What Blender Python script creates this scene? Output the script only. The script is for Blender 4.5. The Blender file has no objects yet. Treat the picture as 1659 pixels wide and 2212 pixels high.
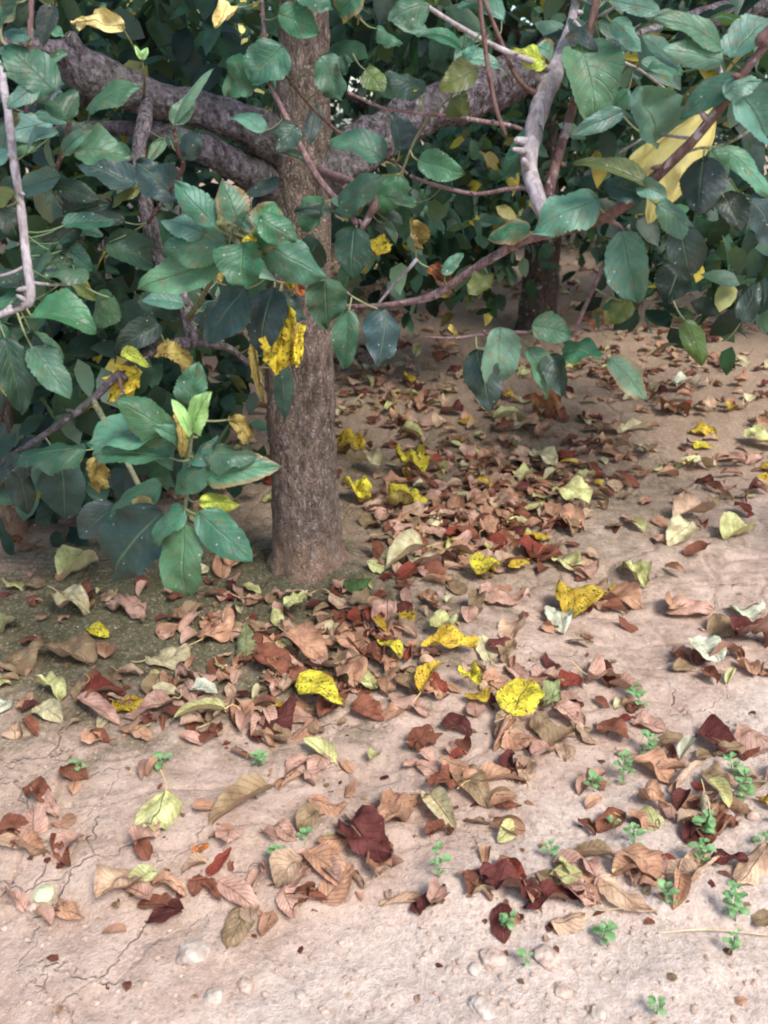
import bpy, math, random
import numpy as np
from mathutils import Vector, Matrix
from mathutils import noise as mnoise

# ------------------------------------------------------------------ camera, sky, sun, exposure
S = bpy.context.scene
COL = S.collection
VW, VH, F = 1659.0, 2212.0, 1900.0
CAM_H, PITCH = 0.90, math.radians(24.0)
cd = bpy.data.cameras.new("camera")
cam = bpy.data.objects.new("camera", cd)
COL.objects.link(cam)
cam.location = (0, 0, CAM_H)
cam.rotation_euler = (math.radians(90) - PITCH, 0, 0)
cd.sensor_fit = 'VERTICAL'
cd.sensor_height = 24.0
cd.lens = 24.0 * F / VH
cd.clip_start, cd.clip_end = 0.05, 500
cd.dof.use_dof = True
cd.dof.focus_distance = 1.45
cd.dof.aperture_fstop = 5.4
S.camera = cam

w = bpy.data.worlds.new("World")
S.world = w
w.use_nodes = True
wn = w.node_tree
for n in list(wn.nodes):
    wn.nodes.remove(n)
sky = wn.nodes.new('ShaderNodeTexSky')
sky.sky_type = 'NISHITA'
sky.sun_disc = False
SUN_EL, SUN_AZ = math.radians(52), math.radians(145)
sky.sun_elevation = SUN_EL
sky.sun_rotation = SUN_AZ
sky.air_density, sky.dust_density, sky.ozone_density = 1.0, 1.6, 1.0
bg = wn.nodes.new('ShaderNodeBackground')
bg.inputs['Strength'].default_value = 0.15
wo = wn.nodes.new('ShaderNodeOutputWorld')
wn.links.new(sky.outputs[0], bg.inputs[0])
wn.links.new(bg.outputs[0], wo.inputs[0])

ld = bpy.data.lights.new("sun", 'SUN')
ld.energy = 2.3
ld.angle = math.radians(20)
ld.color = (1.0, 0.965, 0.93)
sun = bpy.data.objects.new("sun", ld)
COL.objects.link(sun)
# light travels from the sky's sun position: behind the camera, to the right
sd = Vector((math.sin(SUN_AZ) * math.cos(SUN_EL), math.cos(SUN_AZ) * math.cos(SUN_EL), math.sin(SUN_EL)))
sun.rotation_euler = sd.to_track_quat('Z', 'Y').to_euler()
S.view_settings.view_transform = 'Standard'
S.view_settings.look = 'None'
S.view_settings.gamma = 1
S.view_settings.exposure = 1.12
S.render.engine = 'CYCLES'
S.cycles.max_bounces = 6
S.cycles.diffuse_bounces = 4
S.cycles.transmission_bounces = 4
S.cycles.pixel_filter_type = 'BLACKMAN_HARRIS'
S.cycles.filter_width = 2.0
S.cycles.use_denoising = True

rng = np.random.default_rng(11)
R = random.Random(5)

# ------------------------------------------------------------------ projection helpers
CP, SP = math.cos(PITCH), math.sin(PITCH)
def ray(vx, vy):
    a, b = (vx - VW / 2) / F, -(vy - VH / 2) / F
    return np.array([a, CP + b * SP, -SP + b * CP])
def atY(vx, vy, Y):
    r = ray(vx, vy)
    return np.array([0, 0, CAM_H]) + r * (Y / r[1])
def scale_at(vx, vy, Y):            # metres per view pixel
    return (Y / ray(vx, vy)[1]) / F
def to_view(p):
    x, y, z = p[0], p[1], p[2] - CAM_H
    d = y * CP - z * SP
    u = y * SP + z * CP
    return VW / 2 + F * x / d, VH / 2 - F * u / d, d

# ------------------------------------------------------------------ numpy value noise
def _h(ix, iy, s):
    n = (ix * 374761393 + iy * 668265263 + s * 1442695041) & 0xffffffff
    n = ((n ^ (n >> 13)) * 1274126177) & 0xffffffff
    n = n ^ (n >> 16)
    return (n & 0xffff) / 65535.0
def vn(x, y, s=0):
    x = np.asarray(x, float); y = np.asarray(y, float)
    ix, iy = np.floor(x).astype(np.int64), np.floor(y).astype(np.int64)
    fx, fy = x - ix, y - iy
    fx = fx * fx * fx * (fx * (fx * 6 - 15) + 10); fy = fy * fy * fy * (fy * (fy * 6 - 15) + 10)
    a, b = _h(ix, iy, s), _h(ix + 1, iy, s)
    c, d = _h(ix, iy + 1, s), _h(ix + 1, iy + 1, s)
    return (a + (b - a) * fx) * (1 - fy) + (c + (d - c) * fx) * fy - 0.5
TRX, TRY = -0.163, 1.68
def height(x, y):
    x = np.asarray(x, float); y = np.asarray(y, float)
    rot = (x * .8 + y * .6, -x * .6 + y * .8)
    near = np.exp(-np.maximum(np.hypot(x, y - 1.5) - 2.5, 0) / 2)
    h = 0.035 * vn(x * 1.3, y * 1.3, 1) + 0.028 * vn(rot[0] * 3.1, rot[1] * 3.1, 2)
    h = h + near * (0.014 * vn(x * 8.5, y * 8.5, 3) + 0.008 * vn(rot[0] * 19, rot[1] * 19, 4)
                    + 0.0045 * vn(x * 43, y * 43, 5) + 0.0025 * vn(rot[0] * 90, rot[1] * 90, 6))
    r = np.hypot(x - TRX, y - TRY)
    h = h + 0.03 * np.exp(-(r / 0.15) ** 2)
    e = y - (0.80 + 0.05 * vn(x * 2.5, 3.3, 8) + 0.02 * vn(x * 12, 9.1, 9))   # the worn path lies a little lower
    h = h - 0.018 / (1 + np.exp(np.clip(e / 0.012, -40, 40)))
    # cracked clay plates: each cell of a warped grid sits at its own level
    wx, wy = x * 9 + 1.6 * vn(x * 7, y * 7, 21), y * 9 + 1.6 * vn(x * 7, y * 7, 22)
    fx, fy = np.abs(wx - np.round(wx)), np.abs(wy - np.round(wy))
    keep = _h(np.round(wx).astype(np.int64), np.round(wy * 1.0).astype(np.int64), 31)
    crack = np.minimum(fx + (keep > .6), fy + (keep < .35))
    h = h - near * 0.006 * np.exp(-(crack / 0.035) ** 2) * (y > .82)
    return h
def hz(x, y):
    return float(height(x, y))
def ground(vx, vy):
    r = ray(vx, vy)
    z = 0.0
    for _ in range(5):
        t = (z - CAM_H) / r[2]
        x, y = r[0] * t, r[1] * t
        z = hz(x, y) if _ < 4 else z
    return np.array([x, y, z])

# ------------------------------------------------------------------ colours and materials
def srgb(r, g, b):
    f = lambda c: (c / 255 / 12.92) if c <= 10.3 else ((c / 255 + .055) / 1.055) ** 2.4
    return (f(r), f(g), f(b))
class NT:
    def __init__(s, name):
        s.m = bpy.data.materials.new(name); s.m.use_nodes = True
        s.t = s.m.node_tree
        for n in list(s.t.nodes): s.t.nodes.remove(n)
        s.out = s.t.nodes.new('ShaderNodeOutputMaterial')
    def n(s, typ, **kw):
        nd = s.t.nodes.new(typ)
        for k, v in kw.items(): setattr(nd, k, v)
        return nd
    def l(s, a, b): s.t.links.new(a, b)
    def put(s, sock, v):
        if isinstance(v, bpy.types.NodeSocket): s.l(v, sock)
        elif isinstance(v, tuple) and len(v) == 3 and sock.type == 'RGBA': sock.default_value = (*v, 1)
        else: sock.default_value = v
    def math(s, op, a, b=None, c=None, clamp=False):
        nd = s.n('ShaderNodeMath', operation=op); nd.use_clamp = clamp
        s.put(nd.inputs[0], a)
        if b is not None: s.put(nd.inputs[1], b)
        if c is not None: s.put(nd.inputs[2], c)
        return nd.outputs[0]
    def mix(s, f, a, b, mode='MIX'):
        nd = s.n('ShaderNodeMix', data_type='RGBA', blend_type=mode)
        s.put(nd.inputs[0], f); s.put(nd.inputs[6], a); s.put(nd.inputs[7], b)
        return nd.outputs[2]
    def noise(s, vec, scale, detail=4, rough=.55, dist=0, out=0):
        nd = s.n('ShaderNodeTexNoise')
        if vec is not None: s.l(vec, nd.inputs['Vector'])
        nd.inputs['Scale'].default_value = scale; nd.inputs['Detail'].default_value = detail
        nd.inputs['Roughness'].default_value = rough; nd.inputs['Distortion'].default_value = dist
        return nd.outputs[out]
    def voro(s, vec, scale, feature='F1', out=0):
        nd = s.n('ShaderNodeTexVoronoi', feature=feature)
        if vec is not None: s.l(vec, nd.inputs['Vector'])
        nd.inputs['Scale'].default_value = scale
        return nd.outputs[out]
    def ramp(s, f, lo, hi):
        nd = s.n('ShaderNodeMapRange', interpolation_type='SMOOTHSTEP')
        s.put(nd.inputs[0], f); nd.inputs[1].default_value = lo; nd.inputs[2].default_value = hi
        return nd.outputs[0]
    def bump(s, h, dist, strength=1.0, prev=None):
        nd = s.n('ShaderNodeBump'); nd.inputs['Distance'].default_value = dist
        nd.inputs['Strength'].default_value = strength
        s.l(h, nd.inputs['Height'])
        if prev is not None: s.l(prev, nd.inputs['Normal'])
        return nd.outputs[0]
    def princ(s, col, rough=.8, normal=None, spec=.3):
        p = s.n('ShaderNodeBsdfPrincipled')
        s.put(p.inputs['Base Color'], col); s.put(p.inputs['Roughness'], rough)
        p.inputs['Specular IOR Level'].default_value = spec
        if normal is not None: s.l(normal, p.inputs['Normal'])
        return p.outputs[0]
    def done(s, sh):
        s.l(sh, s.out.inputs[0]); return s.m

def mat_leaf(name, green):
    k = NT(name)
    at = k.n('ShaderNodeAttribute', attribute_name='tint')
    tint, spot = at.outputs['Color'], at.outputs['Alpha']
    uv = k.n('ShaderNodeUVMap', uv_map='UVMap').outputs[0]
    sep = k.n('ShaderNodeSeparateXYZ'); k.l(uv, sep.inputs[0])
    u, v = sep.outputs[0], sep.outputs[1]
    av = k.math('ABSOLUTE', k.math('SUBTRACT', v, .5))
    rib = k.ramp(av, .035, .0)
    lat = k.math('FRACT', k.math('SUBTRACT', k.math('MULTIPLY', u, 8.0), k.math('MULTIPLY', av, 5.0)))
    latl = k.math('ABSOLUTE', k.math('SUBTRACT', lat, .5))
    lline = k.ramp(latl, .10, .0)
    geo = k.n('ShaderNodeNewGeometry')
    pos = geo.outputs['Position']
    n1 = k.noise(pos, 38, 4, .6)
    n2 = k.noise(pos, 260, 3, .6)
    c = k.mix(k.ramp(n1, .25, .75), k.mix(1.0, tint, (.72, .76, .74) if green else (.60, .50, .45), 'MULTIPLY'), k.mix(1.0, tint, (1.28, 1.25, 1.2), 'MULTIPLY'))
    if green:
        c = k.mix(k.math('MULTIPLY', rib, .4), c, srgb(120, 150, 110))
        c = k.mix(k.math('MULTIPLY', lline, .05), c, srgb(120, 150, 115))
    else:
        c = k.mix(k.math('MULTIPLY', rib, .35), c, srgb(205, 175, 135))
        c = k.mix(k.math('MULTIPLY', lline, .07), c, srgb(90, 60, 45))
    # disease specks: brown or dark green blotches, amount carried by the tint's alpha
    sp = k.ramp(k.noise(pos, 150 if not green else 90, 3, .7, .8), .54, .62)
    c = k.mix(k.math('MULTIPLY', sp, spot, clamp=True), c, srgb(62, 74, 34) if not green else srgb(125, 90, 60))
    # pale dust specks and the browned rim
    vs = k.voro(pos, 70)
    c = k.mix(k.math('MULTIPLY', k.ramp(vs, .085, .05), .6 if green else .25), c, srgb(205, 205, 195))
    back = geo.outputs['Backfacing']
    if green:
        c = k.mix(k.math('MULTIPLY', back, .55), c, srgb(128, 150, 125))
    else:
        c = k.mix(k.math('MULTIPLY', back, .30), c, srgb(205, 170, 145))
    hgt = k.math('ADD', k.math('ADD', k.math('MULTIPLY', lline, -.25), k.math('MULTIPLY', rib, -.8)), k.math('ADD', k.math('MULTIPLY', n1, 1.2), k.math('MULTIPLY', n2, .35)))
    nb = k.bump(hgt, .0015 if green else .003)
    p = k.princ(c, k.math('ADD', k.math('MULTIPLY', n2, .25), .38 if green else .62), nb, .6 if green else .2)
    tr = k.n('ShaderNodeBsdfTranslucent')
    k.l(k.mix(1.0, c, (1.1, 1.25, .45) if green else (1.2, .95, .6), 'MULTIPLY'), tr.inputs[0])
    mx = k.n('ShaderNodeMixShader'); mx.inputs[0].default_value = .26 if green else .14
    k.l(p, mx.inputs[1]); k.l(tr.outputs[0], mx.inputs[2])
    return k.done(mx.outputs[0])

def mat_foliage():
    k = NT('foliage')
    at = k.n('ShaderNodeAttribute', attribute_name='tint')
    geo = k.n('ShaderNodeNewGeometry')
    n1 = k.noise(geo.outputs['Position'], 30, 3)
    c = k.mix(k.ramp(n1, .3, .7), k.mix(1.0, at.outputs['Color'], (.7, .7, .7), 'MULTIPLY'), k.mix(1.0, at.outputs['Color'], (1.25, 1.25, 1.2), 'MULTIPLY'))
    c = k.mix(k.math('MULTIPLY', geo.outputs['Backfacing'], .4), c, srgb(115, 138, 110))
    p = k.princ(c, .5, k.bump(n1, .003), .4)
    tr = k.n('ShaderNodeBsdfTranslucent')
    k.l(k.mix(1.0, c, (1.1, 1.25, .45), 'MULTIPLY'), tr.inputs[0])
    mx = k.n('ShaderNodeMixShader'); mx.inputs[0].default_value = .25
    k.l(p, mx.inputs[1]); k.l(tr.outputs[0], mx.inputs[2])
    return k.done(mx.outputs[0])

def mat_bark(name, c0, c1, c2, scale=1.0, bumpd=.006, moss=0.0, lent=0.0, plates=0.0):
    k = NT(name)
    tc = k.n('ShaderNodeNewGeometry').outputs['Position']
    mp = k.n('ShaderNodeMapping'); k.l(tc, mp.inputs[0]); mp.inputs['Scale'].default_value = (1, 1, .45)
    v = mp.outputs[0]
    n1 = k.noise(v, 60 * scale, 6, .65, .6)
    n2 = k.noise(v, 14 * scale, 4, .6)
    vr = k.voro(v, 95 * scale)
    c = k.mix(k.ramp(n1, .32, .68), c0, c1)
    c = k.mix(k.ramp(n2, .5, .7), c, c2)
    n3 = k.noise(tc, 45, 3, .6, .3)
    c = k.mix(k.math('MULTIPLY', k.ramp(n3, .60, .68), .55), c, srgb(175, 165, 165))
    if moss:
        c = k.mix(k.math('MULTIPLY', k.ramp(k.noise(tc, 9, 4, .6), .45, .62), moss), c, srgb(78, 84, 52))
    if plates:   # small vertical flakes
        mq = k.n('ShaderNodeMapping'); k.l(tc, mq.inputs[0]); mq.inputs['Scale'].default_value = (1, 1, .38)
        wob = k.mix(.10, mq.outputs[0], k.noise(mq.outputs[0], 40, 2, .5, 0, 1))
        ve = k.voro(wob, 150, 'DISTANCE_TO_EDGE')
        vcol = k.voro(wob, 150, 'F1', 1)
        sh = k.n('ShaderNodeSeparateXYZ'); k.l(vcol, sh.inputs[0])
        c = k.mix(k.math('MULTIPLY', k.ramp(sh.outputs[0], .55, .95), plates), c, srgb(176, 150, 138))
        c = k.mix(k.math('MULTIPLY', k.ramp(sh.outputs[1], .6, .95), plates * .8), c, srgb(70, 52, 46))
        c = k.mix(k.math('MULTIPLY', k.ramp(ve, .08, .0), .3), c, srgb(66, 52, 48))
        n2 = k.math('ADD', n2, k.math('MULTIPLY', k.ramp(ve, 0, .25), .45))
    if plates:   # dried mud splashed on the foot of the trunk
        sz = k.n('ShaderNodeSeparateXYZ'); k.l(tc, sz.inputs[0])
        mud = k.ramp(k.math('ADD', sz.outputs[2], k.math('MULTIPLY', k.math('SUBTRACT', n1, .5), .22)), .17, .02)
        c = k.mix(k.math('MULTIPLY', mud, .7), c, srgb(172, 138, 112))
    h = k.math('ADD', n1, k.math('ADD', k.math('MULTIPLY', vr, -.6), k.math('MULTIPLY', n2, .8)))
    if lent:   # short raised rings round the limb
        uv = k.n('ShaderNodeUVMap', uv_map='UVMap').outputs[0]
        mp2 = k.n('ShaderNodeMapping'); k.l(uv, mp2.inputs[0]); mp2.inputs['Scale'].default_value = (110, 9, 1)
        n4 = k.noise(mp2.outputs[0], 1.0, 3, .6, .4)
        h = k.math('ADD', h, k.math('MULTIPLY', n4, .7))
        c = k.mix(k.math('MULTIPLY', k.ramp(n4, .52, .68), lent), c, srgb(168, 155, 165))
        c = k.mix(k.math('MULTIPLY', k.ramp(n4, .44, .30), lent), c, srgb(48, 38, 42))
    return k.done(k.princ(c, .85, k.bump(h, bumpd), .2))

def mat_ground():
    k = NT('ground')
    pos = k.n('ShaderNodeNewGeometry').outputs['Position']
    sep = k.n('ShaderNodeSeparateXYZ'); k.l(pos, sep.inputs[0])
    X, Y = sep.outputs[0], sep.outputs[1]
    n_big = k.noise(pos, 3.2, 5, .6)
    n_mid = k.noise(pos, 17, 5, .62)
    n_fine = k.noise(pos, 120, 5, .7)
    n_grit = k.noise(pos, 480, 3, .7)
    clay = k.mix(k.ramp(n_mid, .3, .7), srgb(172, 146, 128), srgb(198, 174, 156))
    clay = k.mix(k.math('MULTIPLY', k.ramp(n_fine, .5, .72), .5), clay, srgb(216, 188, 172))
    clay = k.mix(k.math('MULTIPLY', k.ramp(n_fine, .46, .30), .5), clay, srgb(118, 98, 90))
    dark_soil = k.mix(k.ramp(n_fine, .35, .7), srgb(142, 120, 98), srgb(178, 154, 132))
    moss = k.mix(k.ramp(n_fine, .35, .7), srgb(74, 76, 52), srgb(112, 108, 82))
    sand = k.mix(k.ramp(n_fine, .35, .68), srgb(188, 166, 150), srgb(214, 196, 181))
    # darker soil farther back and to the left
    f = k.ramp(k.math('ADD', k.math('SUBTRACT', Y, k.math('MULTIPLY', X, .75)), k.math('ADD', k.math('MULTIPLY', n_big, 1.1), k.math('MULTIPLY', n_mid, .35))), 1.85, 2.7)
    c = k.mix(f, clay, dark_soil)
    # moss round the trunk and to its left
    dx = k.math('SUBTRACT', X, -.42); dy = k.math('MULTIPLY', k.math('SUBTRACT', Y, 1.52), 1.45)
    d = k.math('SQRT', k.math('ADD', k.math('MULTIPLY', dx, dx), k.math('MULTIPLY', dy, dy)))
    mf = k.ramp(k.math('ADD', d, k.math('MULTIPLY', k.math('SUBTRACT', n_mid, .5), 1.0)), .72, .26)
    c = k.mix(k.math('MULTIPLY', mf, .9), c, moss)
    dx = k.math('SUBTRACT', X, .30); dy = k.math('MULTIPLY', k.math('SUBTRACT', Y, 2.2), .9)
    d = k.math('SQRT', k.math('ADD', k.math('MULTIPLY', dx, dx), k.math('MULTIPLY', dy, dy)))
    mf2 = k.ramp(k.math('ADD', d, k.math('MULTIPLY', k.math('SUBTRACT', n_mid, .5), 1.2)), .75, .2)
    c = k.mix(k.math('MULTIPLY', mf2, .4), c, moss)
    # trodden sandy path in front
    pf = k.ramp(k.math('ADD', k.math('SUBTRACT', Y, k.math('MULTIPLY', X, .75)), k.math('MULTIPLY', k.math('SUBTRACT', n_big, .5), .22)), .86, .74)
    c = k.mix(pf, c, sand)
    c = k.mix(k.math('MULTIPLY', k.ramp(k.voro(pos, 115), .30, .16), .4), c, srgb(206, 190, 174))
    c = k.mix(k.math('MULTIPLY', k.ramp(k.voro(pos, 61), .2, .1), .35), c, srgb(96, 74, 64))
    # thin drying cracks in the clay, their shade and damper soil painted as dark lines
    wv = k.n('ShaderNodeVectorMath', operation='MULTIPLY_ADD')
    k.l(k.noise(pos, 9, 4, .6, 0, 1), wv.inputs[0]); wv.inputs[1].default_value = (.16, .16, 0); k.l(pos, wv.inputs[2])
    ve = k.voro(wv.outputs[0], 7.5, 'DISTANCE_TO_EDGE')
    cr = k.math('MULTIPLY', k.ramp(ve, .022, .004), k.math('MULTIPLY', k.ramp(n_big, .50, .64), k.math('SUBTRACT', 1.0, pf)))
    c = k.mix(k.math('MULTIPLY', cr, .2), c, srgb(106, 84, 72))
    hgt = k.math('ADD', k.math('MULTIPLY', n_mid, 1.8), k.math('ADD', k.math('MULTIPLY', n_fine, .9), k.math('MULTIPLY', n_grit, .3)))
    hgt = k.math('SUBTRACT', hgt, k.math('MULTIPLY', cr, 1.2))
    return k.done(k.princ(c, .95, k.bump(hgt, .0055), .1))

def mat_plain(name, c0, c1, scale, rough=.8, bumpd=.002, transl=0):
    k = NT(name)
    pos = k.n('ShaderNodeNewGeometry').outputs['Position']
    n1 = k.noise(pos, scale, 5, .6)
    c = k.mix(k.ramp(n1, .3, .7), c0, c1)
    p = k.princ(c, rough, k.bump(n1, bumpd), .25)
    if transl:
        tr = k.n('ShaderNodeBsdfTranslucent'); k.l(c, tr.inputs[0])
        mx = k.n('ShaderNodeMixShader'); mx.inputs[0].default_value = transl
        k.l(p, mx.inputs[1]); k.l(tr.outputs[0], mx.inputs[2]); p = mx.outputs[0]
    return k.done(p)

M = dict(
    green=mat_leaf('green_leaf', True), dry=mat_leaf('dry_leaf', False), foliage=mat_foliage(),
    trunk=mat_bark('trunk_bark', srgb(88, 74, 64), srgb(156, 136, 122), srgb(132, 115, 104), 1.0, .008, .25, 0, .55),
    limb=mat_bark('limb_bark', srgb(52, 45, 46), srgb(126, 116, 120), srgb(92, 83, 86), 1.3, .014, .25, .3),
    pale=mat_bark('pale_twig_bark', srgb(120, 108, 106), srgb(172, 162, 164), srgb(150, 138, 140), 2.0, .0015),
    twig=mat_bark('twig_bark', srgb(74, 52, 46), srgb(118, 92, 84), srgb(96, 74, 72), 2.2, .0012),
    wine=mat_bark('reddish_twig_bark', srgb(84, 60, 58), srgb(134, 110, 108), srgb(112, 88, 88), 2.2, .0012),
    olive=mat_bark('olive_twig_bark', srgb(84, 84, 60), srgb(130, 128, 98), srgb(104, 104, 78), 2.2, .001),
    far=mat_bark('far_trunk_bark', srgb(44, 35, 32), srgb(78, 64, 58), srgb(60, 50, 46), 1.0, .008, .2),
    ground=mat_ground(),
    stone=mat_plain('pale_stone', srgb(146, 130, 116), srgb(190, 176, 162), 60, .85, .003),
    limestone=mat_plain('greenish_stone', srgb(160, 168, 126), srgb(190, 194, 156), 40, .7, .002),
    clod=mat_plain('soil_clod', srgb(150, 126, 110), srgb(190, 168, 152), 90, .95, .004),
    bag=mat_plain('yellow_paper', srgb(214, 198, 120), srgb(232, 220, 150), 25, .6, .003, .25),
    seed=mat_plain('seedling_green', srgb(98, 142, 86), srgb(140, 174, 120), 80, .55, .001, .25),
    straw=mat_plain('dry_straw', srgb(170, 145, 115), srgb(205, 185, 155), 90, .8, .001),
)

# ------------------------------------------------------------------ mesh builders
def mk(name, verts, faces, mat, parent=None, tint=None, uv=None, smooth=True):
    """verts (n,3) world coords, faces int array (m,3|4)."""
    me = bpy.data.meshes.new(name)
    verts = np.asarray(verts, np.float32); faces = np.asarray(faces, np.int32)
    nf, k = faces.shape
    me.vertices.add(len(verts)); me.vertices.foreach_set('co', verts.ravel())
    me.loops.add(nf * k); me.loops.foreach_set('vertex_index', faces.ravel())
    me.polygons.add(nf)
    me.polygons.foreach_set('loop_start', np.arange(nf, dtype=np.int32) * k)
    me.polygons.foreach_set('loop_total', np.full(nf, k, np.int32))
    me.polygons.foreach_set('use_smooth', np.full(nf, smooth, bool))
    if uv is not None:
        ul = me.uv_layers.new(name='UVMap')
        ul.data.foreach_set('uv', np.asarray(uv, np.float32)[faces.ravel()].ravel())
    if tint is not None:
        a = me.attributes.new('tint', 'FLOAT_COLOR', 'POINT')
        a.data.foreach_set('color', np.asarray(tint, np.float32).ravel())
    me.materials.append(mat)
    me.update(calc_edges=True)
    o = bpy.data.objects.new(name, me)
    COL.objects.link(o)
    if parent is not None:
        me.transform(Matrix.Translation(-Vector(parent.location)))
        o.parent = parent
    return o
def thing(name, loc, label, cat, group=None):
    o = bpy.data.objects.new(name, None); COL.objects.link(o)
    o.location = loc; o.empty_display_size = .05
    o['label'] = label; o['category'] = cat
    if group: o['group'] = group
    return o
def recentre(o, loc):
    """put a one-mesh thing's origin at its base"""
    o.data.transform(Matrix.Translation(-Vector(loc))); o.location = loc

def grid_faces(nu, nv, off=0):
    i = np.arange(nu - 1)[:, None] * nv + np.arange(nv - 1)[None, :]
    i = i.ravel() + off
    return np.stack([i, i + nv, i + nv + 1, i + 1], 1)

def spline(P, n):
    P = np.asarray(P, float)
    if len(P) == 2: P = np.vstack([P[0], P.mean(0), P[1]])
    Q = np.vstack([2 * P[0] - P[1], P, 2 * P[-1] - P[-2]])
    seg = len(P) - 1
    out = []
    for t in np.linspace(0, seg, n):
        i = min(int(t), seg - 1); f = t - i
        a, b, c, d = Q[i], Q[i + 1], Q[i + 2], Q[i + 3]
        out.append(.5 * ((2 * b) + (-a + c) * f + (2 * a - 5 * b + 4 * c - d) * f * f + (-a + 3 * b - 3 * c + d) * f ** 3))
    return np.array(out)

def tube(P, rad, sides=10, step=.01, rough=.06, nscale=40, seed=0, cap=True, flare=None):
    """P (k,3) points, rad (k,) radii -> verts, faces, uv along a smooth curve."""
    P = np.asarray(P, float); rad = np.asarray(rad, float)
    L = np.linalg.norm(np.diff(P, axis=0), axis=1).sum()
    n = max(4, int(L / step))
    C = spline(np.column_stack([P, rad]), n)
    c, r = C[:, :3], np.maximum(C[:, 3], .0004)
    T = np.gradient(c, axis=0); T /= np.linalg.norm(T, axis=1)[:, None] + 1e-9
    ref = np.array([1., 0, 0]) if abs(T[0][0]) < .8 else np.array([0, 1., 0])
    U = np.zeros_like(c)
    u = ref - T[0] * ref.dot(T[0])
    for i in range(n):
        u = u - T[i] * u.dot(T[i]); u /= np.linalg.norm(u) + 1e-9; U[i] = u
    V = np.cross(T, U)
    a = np.linspace(0, 2 * np.pi, sides, endpoint=False)
    rr = np.repeat(r[:, None], sides, 1)
    pts = c[:, None, :] + rr[..., None] * (np.cos(a)[None, :, None] * U[:, None, :] + np.sin(a)[None, :, None] * V[:, None, :])
    if rough:
        flat = pts.reshape(-1, 3)
        nz = np.array([mnoise.fractal(Vector(p * nscale) + Vector((seed, 0, 0)), 1, 2, 3) for p in flat]).reshape(n, sides)
        pts = c[:, None, :] + (pts - c[:, None, :]) * (1 + rough * nz)[..., None]
    if flare is not None:
        pts = flare(pts, c)
    verts = pts.reshape(-1, 3)
    i = np.arange(n - 1)[:, None] * sides; j = np.arange(sides)[None, :]
    f = np.stack([i + j, i + (j + 1) % sides, i + sides + (j + 1) % sides, i + sides + j], -1).reshape(-1, 4)
    arc = np.concatenate([[0], np.cumsum(np.linalg.norm(np.diff(c, axis=0), axis=1))])
    uv = np.stack([np.repeat(arc[:, None], sides, 1), np.repeat((np.abs(a / np.pi - 1))[None, :], n, 0)], -1).reshape(-1, 2)
    if cap:
        e0, e1 = len(verts), len(verts) + 1
        verts = np.vstack([verts, c[0] - T[0] * r[0] * .3, c[-1] + T[-1] * r[-1] * .5])
        jj = np.arange(sides)
        f = np.vstack([f, np.stack([np.full(sides, e0), (jj + 1) % sides, jj, jj], 1)[:, [0, 1, 2, 2]],
                       np.stack([np.full(sides, e1), (n - 1) * sides + jj, (n - 1) * sides + (jj + 1) % sides, (n - 1) * sides + (jj + 1) % sides], 1)])
        uv = np.vstack([uv, [[0, 0]], [[arc[-1], 0]]])
    return verts, f, uv, c

def fix_tris(f):
    return f

def tube_obj(name, P, rad, mat, parent, **kw):
    v, f, uv, c = tube(P, rad, **kw)
    # cap triangles were written as degenerate quads: split them out through bmesh-free from_pydata
    me = bpy.data.meshes.new(name)
    fl = [tuple(dict.fromkeys(q)) for q in f.tolist()]
    me.from_pydata(v.tolist(), [], fl)
    ul = me.uv_layers.new(name='UVMap')
    li = np.empty(len(me.loops), np.int32); me.loops.foreach_get('vertex_index', li)
    ul.data.foreach_set('uv', uv[li].astype(np.float32).ravel())
    me.polygons.foreach_set('use_smooth', np.ones(len(me.polygons), bool))
    me.materials.append(mat); me.update()
    o = bpy.data.objects.new(name, me); COL.objects.link(o)
    if parent is not None:
        me.transform(Matrix.Translation(-Vector(parent.location))); o.parent = parent
    return o, c

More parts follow.
